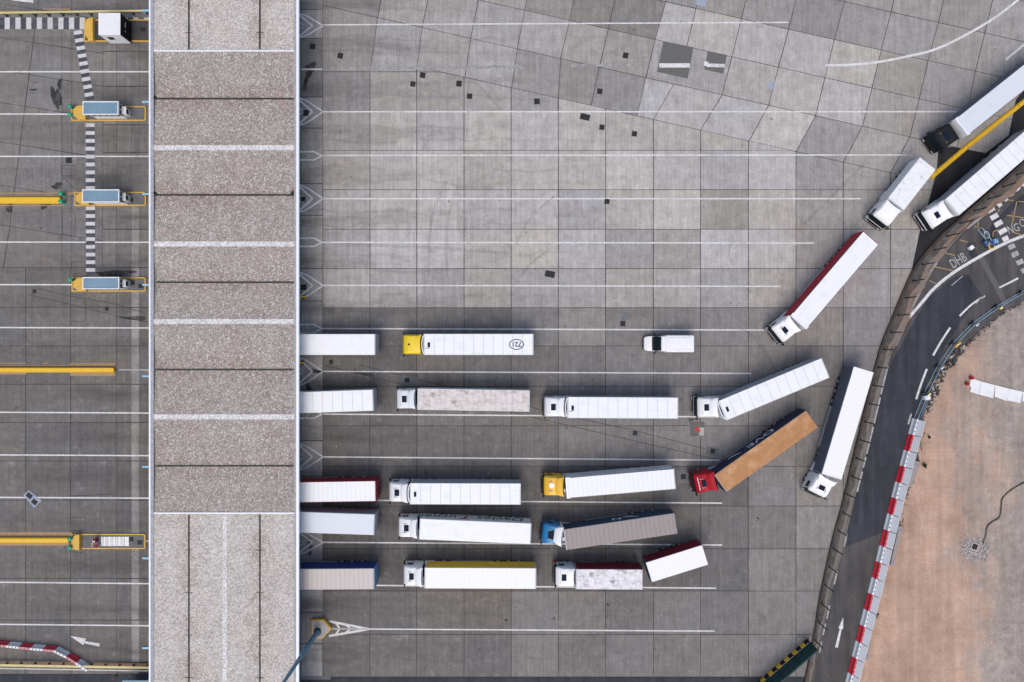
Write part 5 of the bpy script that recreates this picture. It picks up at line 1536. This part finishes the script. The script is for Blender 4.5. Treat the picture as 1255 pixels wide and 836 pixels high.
for i in range(NB):
    a, b = P(*at(bl, d, i*step)), P(*at(bl, d, (i+1)*step)); red = i % 2
    l = '%s %s barrier block from the top of the row along the road works' % (ordn[cnt[red]], 'red' if red else 'white'); cnt[red] += 1
    barrier_block((a+b)/2*1.0 + Vector((0, 0, .02)), math.atan2(b.y-a.y, b.x-a.x), (b-a).length, M['blk_red'] if red else M['blk_wht'], l, 'red and white barriers along the road works')
bl2 = [(-32, 784), (0, 786.5), (42, 791.5), (71, 794.5), (98, 810), (113, 820)]
d2 = [0]
for a, b in zip(bl2, bl2[1:]): d2.append(d2[-1]+math.hypot(b[0]-a[0], b[1]-a[1]))
marks = [(-47, 785), (-16, 786.5), (-1, 787.5), (13.5, 789), (28, 790.5), (42.5, 792), (57, 793.3), (71, 794.6), (85.5, 802), (98, 809.5), (111, 818.5)]
cn = [0, 0]
for i in range(1, len(marks)-1):
    a, b = P(*marks[i]), P(*marks[i+1]); red = i % 2 == 0
    if i == 1: red = False
    red = (i in (2, 4, 6, 8))
    l = '%s %s barrier block from the left edge in the bent row' % (ordn[cn[red]], 'red' if red else 'white'); cn[red] += 1
    barrier_block((a+b)/2, math.atan2(b.y-a.y, b.x-a.x), (b-a).length+.03, M['blk_red'] if red else M['blk_wht'], l, 'bent row of red and white barriers', False, M['blk_pink'] if red else M['offw'])

# ------------------------------------------------------------------ road works: barriers with rails, lamps, rubble
nodes = [((1131.8, 481), 1), ((1147.5, 449), 0), ((1166, 421), 3), ((1190, 396.7), 0), ((1218.8, 376.4), 1), ((1248.7, 359), 2), ((1283, 341), 0)]
nodes = [((1119, 513), -1)] + nodes
lab = ['rail barrier panel next to the top red and white block', 'short rail barrier panel beside the broken asphalt edge', 'rail barrier panel ending at the orange lamp, near a small grey frame', 'rail barrier panel between the orange lamp and a white box', 'rail barrier panel between the white box and the yellow lamp on the bend', 'rail barrier panel crossing the trench scar on the road', 'rail barrier panel running off the right edge']
for i in range(len(nodes)-1):
    A, B = P(*nodes[i][0]), P(*nodes[i+1][0]); A.z = B.z = .03
    dd = (B-A); L = dd.length; t = thing('works_barrier', lab[i], 'barrier', A, math.atan2(dd.y, dd.x), 'steel rail barriers of the road works')
    g = MB()
    for z in (.18, 1.16): g.tube((.1, 0, z), (L-.1, 0, z), .032, n=8)
    g.build('rail', M['paleblue'], t)
    g = MB()
    for k in range(6): g.tube((.1+(L-.2)*k/5, 0, .18), (.1+(L-.2)*k/5, 0, 1.16), .010 if 0 < k < 5 else .03, n=6)
    g.build('upright', M['steel'], t)
kinds = {0: ('offw', 'white'), 1: ('hiviz', 'yellow'), 2: ('rail_y', 'pale yellow'), 3: ('lampo', 'orange')}
where = ['nearest the red and white blocks', 'just below the orange lamp', 'between two rail panels above the rubble', 'on the bend above the sand', 'beside the trench scar on the road', 'near the right edge', 'off the right edge']
for (p, k), wv in zip(nodes[1:], where):
    c = P(*p); t = thing('rubber_block', 'black rubber block ' + wv, 'rubber block', (c.x, c.y, .026), R(40), 'black rubber blocks under the rail barriers')
    g = MB(); g.box((0, 0, .07), (.82, .42, .14), bev=.03); g.box((0, 0, .16), (.4, .2, .06)); g.build('slab', M['rubber'], t)
    if p[0] > 1280: continue
    mname, cn_ = kinds[k]; cc = P(p[0]+.3, p[1]+1.5)
    t = thing('works_lamp', '%s warning lamp on the rail barrier %s' % (cn_, wv), 'warning lamp', (cc.x, cc.y, 1.2), R(40), 'lamps on the rail barriers')
    g = MB(); g.box((0, 0, .14), (.42, .26, .24), bev=.06, seg=2); g.build('case', M[mname], t)
    g = MB(); g.tube((0, 0, .25), (0, 0, .31), .10, n=12); g.build('lens', M['offw'] if k else M['steel'], t)
    if k == 3:
        for s in (-1, 1): g = MB(); g.tube((.30*s, 0, .05), (.30*s, 0, .30), .17, n=12); g.build('reflector', M['lampo'], t)
c = P(1133, 487); t = thing('white_box', 'small white box beside the yellow lamp, above the red and white blocks', 'box', (c.x, c.y, .05), R(12))
g = MB(); g.box((0, 0, .35), (.70, .50, .7), bev=.03); g.build('case', M['offw'], t); g = MB(); g.box((0, 0, .71), (.74, .54, .05), bev=.02); g.build('lid', M['white'], t)
c = P(1159, 436); t = thing('grey_frame', 'small open grey frame lying between the two rails', 'frame', (c.x, c.y, .03), R(40))
g = MB()
for s in (-1, 1): g.box((s*.20, 0, .05), (.06, .5, .06)); g.box((0, s*.22, .05), (.34, .06, .06))
g.build('frame_bars', M['beam'], t)
A, B = P(1197, 281), P(1208.5, 296); dd = B-A; t = thing('works_barrier', 'rail barrier panel running from the soil edge to the blue machine', 'barrier', (A.x, A.y, .03), math.atan2(dd.y, dd.x), 'steel rail barriers of the road works')
L = dd.length; g = MB()
for z in (.18, 1.16): g.tube((.0, 0, z), (L, 0, z), .034, n=8)
g.build('rail', M['paleblue'], t)
g = MB()
for k in range(5): g.tube((L*k/4, 0, .18), (L*k/4, 0, 1.16), .010 if 0 < k < 4 else .03, n=6)
g.build('upright', M['steel'], t)
def machine():
    c = P(1212, 299); t = thing('works_machine', 'small blue road works machine with a yellow hoop, beside the white edge line', 'machine', (c.x, c.y, .034), R(14))
    g = MB(); g.box((.48, .15, .45), (.72, .70, .55), bev=.04); g.box((-.62, .30, .35), (.36, .36, .4), bev=.03); g.box((.0, .0, .18), (1.2, .6, .1)); g.build('engine_box', M['equip'], t)
    g = MB(); pts = [(.25, -.38), (.0, -.62), (-.3, -.66), (-.52, -.42), (-.52, -.1), (-.3, .12)]
    for a, b in zip(pts, pts[1:]): g.tube((a[0], a[1], .7), (b[0], b[1], .7), .075, n=8)
    g.build('hoop', M['amber'], t)
    for x in (-.5, .55):
        for s in (-1, 1): g = MB(); g.tube((x, s*.36-.05, .15), (x, s*.36+.05, .15), .15, n=12); g.build('wheel', M['rubber'], t)
    g = MB(); g.box((.42, .2, .74), (.18, .5, .04)); g.box((.68, .1, .74), (.12, .4, .04)); g.build('grille', M['paleblue'], t)
machine()
c = P(1187.8, 304); t = thing('white_box', 'small white box beside a brown hole cover near the blue machine', 'box', (c.x, c.y, .03), R(38)); g = MB(); g.box((0, 0, .28), (.50, .46, .56), bev=.03); g.build('case', M['offw'], t); g = MB(); g.box((0, 0, .57), (.54, .5, .05), bev=.02); g.build('lid', M['white'], t)
c = P(1193.3, 300.5); t = thing('hole_cover', 'dark brown hole cover beside a small white box on the road', 'cover', (c.x, c.y, .032), R(38)); g = MB(); g.box((0, 0, .03), (.62, .56, .05), bev=.01); g.build('plate', simple('rusty_plate', (.05, .035, .03), .8), t); g = MB(); g.box((0, 0, .06), (.2, .05, .02)); g.build('lifting_bar', M['iron'], t)
for (a, b), l in zip([((1123.5, 565), (1111, 596)), ((1102, 644), (1091.5, 692)), ((1065.5, 771), (1060.5, 807)), ((1134.8, 489.5), (1127.5, 511))],
                     ['pale grey beam lying behind the upper red and white blocks', 'grey beam lying behind the middle red and white blocks', 'thin grey beam lying behind the lower red and white blocks', 'dark plank leading from the white box to the top block']):
    A, B = P(*a), P(*b); dd = B-A; L = dd.length; t = thing('concrete_beam', l, 'beam', (A.x, A.y, .10), math.atan2(dd.y, dd.x), 'beams lying along the road works')
    w = .72 if 'upper' in l else .5 if 'middle' in l else .36
    g = MB(); g.box((L/2, 0, .2), (L, w, .30), bev=.03); g.build('body', M['slate'] if 'dark' in l else M['beam'], t)
    g = MB()
    for x in (.5, L-.5): g.tube((x, 0, .34), (x, 0, .37), .06, n=8)
    g.build('lifting_eye', M['iron'], t)
# rubble of broken asphalt along the sand edge
def rubble():
    from mathutils import noise as nz
    rnd = random.Random(11); g = MB()
    def chip(px, py, s, mi):
        c = P(px, py); a = rnd.uniform(0, 6.3); n = rnd.choice((4, 5, 6)); out = []
        for i in range(n):
            q = 2*math.pi*i/n + rnd.uniform(-.3, .3); r = s*rnd.uniform(.6, 1.1); out.append((c.x + r*math.cos(q)*1.25*math.cos(a) - r*math.sin(q)*math.sin(a)*.7, c.y + r*math.cos(q)*1.25*math.sin(a) + r*math.sin(q)*math.cos(a)*.7))
        h = s*rnd.uniform(.5, .9); z0 = .06
        g.loft([[(x, y, z0) for x, y in out], [(c.x+(x-c.x)*.8, c.y+(y-c.y)*.8, z0+h+rnd.uniform(0, .05)) for x, y in out]], mi)
    for i in range(260):
        s = rnd.random(); y = 424 + 80*s; x = xat(sandc, y)
        chip(x + rnd.gauss(2.0, 3.2), y + rnd.uniform(-2, 2), rnd.choice((.08, .12, .16, .24, .34)), rnd.choice((0, 0, 1, 2)))
    for i in range(90):
        y = rnd.uniform(374, 424); x = xat(sandc, y); chip(x + rnd.gauss(1.2, 1.6), y, rnd.uniform(.05, .16), rnd.choice((0, 1, 2)))
    for i in range(170):
        y = rnd.uniform(505, 690); x = xat(sandc, y); chip(x + rnd.gauss(2, 2.2), y, rnd.uniform(.05, .15), rnd.choice((0, 1, 2)))
    for i in range(300):
        y = rnd.uniform(380, 840); x = xat(sandc, y); chip(x + 8 + rnd.random()**1.3*160, y, rnd.uniform(.03, .085), rnd.choice((1, 2, 0)))
    return g.build('rubble', [simple('asphalt_chip', (.05, .048, .05), .9), simple('stone_chip', (.34, .30, .27), .9), simple('earth_clod', (.20, .135, .10), .95)])
tag(rubble(), kind='stuff')
# white sheets, red drums, chamber, hose
sh = [[(1190, 463.5), (1202, 467.5), (1199, 483.5), (1188.5, 480), (1190, 475), (1187.5, 471)], [(1202.3, 467.5), (1219, 472), (1216.5, 488), (1199.5, 483.5)], [(1219.3, 472), (1236.5, 476.3), (1233.5, 491.5), (1218.5, 486)], [(1236.8, 476.5), (1252.8, 480), (1250.3, 494), (1233.3, 490.5)], [(1253.2, 480), (1270, 484), (1267, 499), (1252.5, 491)]]
for p, l in zip(sh, ['white ground sheet with a torn left edge, next to the red drums', 'second white ground sheet from the red drums', 'middle white ground sheet of the row', 'white ground sheet before the right edge', 'white ground sheet cut by the right edge']):
    q = [P(a, b, .3) for a, b in p]; c = sum(q, Vector())/len(q)
    g = MB(); g.prism([(v.x-c.x, v.y-c.y) for v in q], 0, .10); o = g.build('ground_sheet', M['sheet_white'], None, loc=(c.x, c.y, .30)); tag(o, l, 'sheet', 'row of white ground sheets')
for px, py, l in [(1187.7, 463, 'upper red drum at the corner of the white sheets'), (1182.5, 470, 'lower red drum left of the white sheets')]:
    c = P(px, py); t = thing('red_drum', l, 'drum', (c.x, c.y, .22), 0, 'red drums by the white sheets')
    g = MB(); rings = [[(r*math.cos(2*math.pi*i/16), r*math.sin(2*math.pi*i/16), z) for i in range(16)] for r, z in ((.22, 0), (.24, .2), (.22, .24), (.24, .28), (.22, .55))]; g.loft(rings); g.build('body', M['drum'], t, True)
    g = MB(); g.tube((0, 0, .55), (0, 0, .59), .20, n=16); g.build('lid', M['red'], t)
def chamber():
    c = P(1192.5, 669); t = thing('drain_chamber', 'broken open drain chamber ringed with rubble in the sand', 'drain chamber', (c.x, c.y, .26), R(-20))
    g = MB()
    for s in (-1, 1): g.box((s*.42, 0, .08), (.14, .98, .16)); g.box((0, s*.42, .08), (.70, .14, .16))
    g.build('rim', M['patch_lt'], t); g = MB(); g.box((0, 0, .03), (.7, .7, .06)); g.build('opening', M['iron'], t)
    rnd = random.Random(5); g = MB()
    for i in range(150):
        a = rnd.uniform(0, 6.3); r = rnd.gauss(1.15, .28); x, y = r*math.cos(a)*1.25 + .25, r*math.sin(a) - .3
        if abs(x) < .5 and abs(y) < .5: continue
        g.box((x, y, .02), (rnd.uniform(.08, .36), rnd.uniform(.06, .2), rnd.uniform(.08, .22)), rnd.choice((0, 1)), Matrix.Translation((x, y, 0)) @ Matrix.Rotation(rnd.uniform(0, 3), 4, 'Z') @ Matrix.Translation((-x, -y, 0)))
    o = g.build('rubble_ring', [M['patch_lt'], M['beam']], t)
    for (x, y, r_, l) in [(.1, -.78, 0, 1.4), (.95, -.4, 1.3, .9), (-.9, -.4, 1.2, .9)]:
        g = MB(); g.box((0, 0, .05), (l, .16, .14), 0, Matrix.Translation((x, y, 0)) @ Matrix.Rotation(r_, 4, 'Z')); g.build('kerb_piece', M['patch_lt'], t)
chamber()
hp = curve([(1202.5, 665), (1206, 655), (1208, 645), (1214, 639), (1222.5, 633.5), (1225, 622), (1226, 612), (1231, 605), (1240, 598), (1250, 592.5), (1262, 587), (1290, 575)], 8)
hs = [P(a, b) + Vector((0, 0, .34)) for a, b in hp]
g = MB(); rings = []
for i, p in enumerate(hs):
    dd = (hs[min(len(hs)-1, i+1)] - hs[max(0, i-1)]).normalized(); u = Vector((-dd.y, dd.x, 0))
    rings.append([p + u*.085*math.cos(2*math.pi*k/8) + Vector((0, 0, .085*math.sin(2*math.pi*k/8))) for k in range(8)])
g.loft([list(reversed(r)) for r in rings]); tag(g.build('hose', M['hose'], smooth=True), 'dark olive hose winding over the sand from the broken drain chamber', 'hose')
# weeds on the canopy gutter and the sand
def weed(c, r, label, group):
    rnd = random.Random(int(c.x*10)); g = MB()
    for i in range(70):
        a = rnd.uniform(0, 6.3); q = rnd.uniform(0, r); b = Vector((q*.4*math.cos(a), q*.4*math.sin(a), .0)); tp = Vector((q*math.cos(a), q*math.sin(a), rnd.uniform(.1, .35))); s = Vector((-math.sin(a), math.cos(a), 0))*.05
        g.add([b-s*.4, b+s*.4, tp+s, tp-s], [[0, 1, 2, 3]])
    o = g.build('weed_clump', M['leaf'], None, loc=c); tag(o, label, 'weed', group)
M['leaf'] = simple('weed_leaf', (.055, .075, .03), .8, var=.3)
for px, py, z, r, l in [(189.5, 238, 6.25, .38, 'weed clump in the canopy gutter at the left edge, second gutter down'), (190, 120.5, 6.25, .25, 'small weed in the canopy gutter at the left edge, first gutter down'), (360, 237.5, 6.25, .35, 'weed clump at the right end of the second canopy gutter'), (1132.3, 570, .22, .38, 'dark green weed clump on the sand right of the red and white blocks'), (1138, 535.5, .22, .2, 'tiny weed on the sand near the top of the red and white blocks')]:
    weed(P(px, py, z), r, l, 'weed clumps')

# ------------------------------------------------------------------ light, sky, camera
EL, AZ = 64, 256     # sun elevation, direction it comes from (math angle, degrees)
w = bpy.data.worlds.new('World'); sc.world = w; w.use_nodes = True
nt = w.node_tree; bg = nt.nodes['Background']
sky = nt.nodes.new('ShaderNodeTexSky'); sky.sky_type = 'NISHITA'; sky.sun_disc = False
sky.sun_elevation = R(EL); sky.sun_rotation = R(90-AZ); sky.dust_density = 4.0; sky.ozone_density = 1.0; sky.air_density = 1.0
nt.links.new(sky.outputs[0], bg.inputs[0]); bg.inputs[1].default_value = .15
sl = bpy.data.lights.new('Sun', 'SUN'); sl.energy = .9; sl.angle = R(35); sl.color = (1.0, .96, .91)
so = bpy.data.objects.new('Sun', sl); COL.objects.link(so)
dirv = Vector((math.cos(R(EL))*math.cos(R(AZ)), math.cos(R(EL))*math.sin(R(AZ)), math.sin(R(EL))))
so.rotation_euler = dirv.to_track_quat('Z', 'Y').to_euler()
cam = bpy.data.cameras.new('Camera'); cam.lens = 36*F/1255; cam.sensor_width = 36; cam.clip_end = 3000; cam.clip_start = .5
co = bpy.data.objects.new('Camera', cam); COL.objects.link(co); co.location = (0, 0, H); co.rotation_euler = (0, 0, 0); sc.camera = co
sc.view_settings.view_transform = 'Standard'; sc.view_settings.look = 'None'; sc.view_settings.gamma = 1; sc.view_settings.use_curve_mapping = False
sc.view_settings.exposure = 0.14
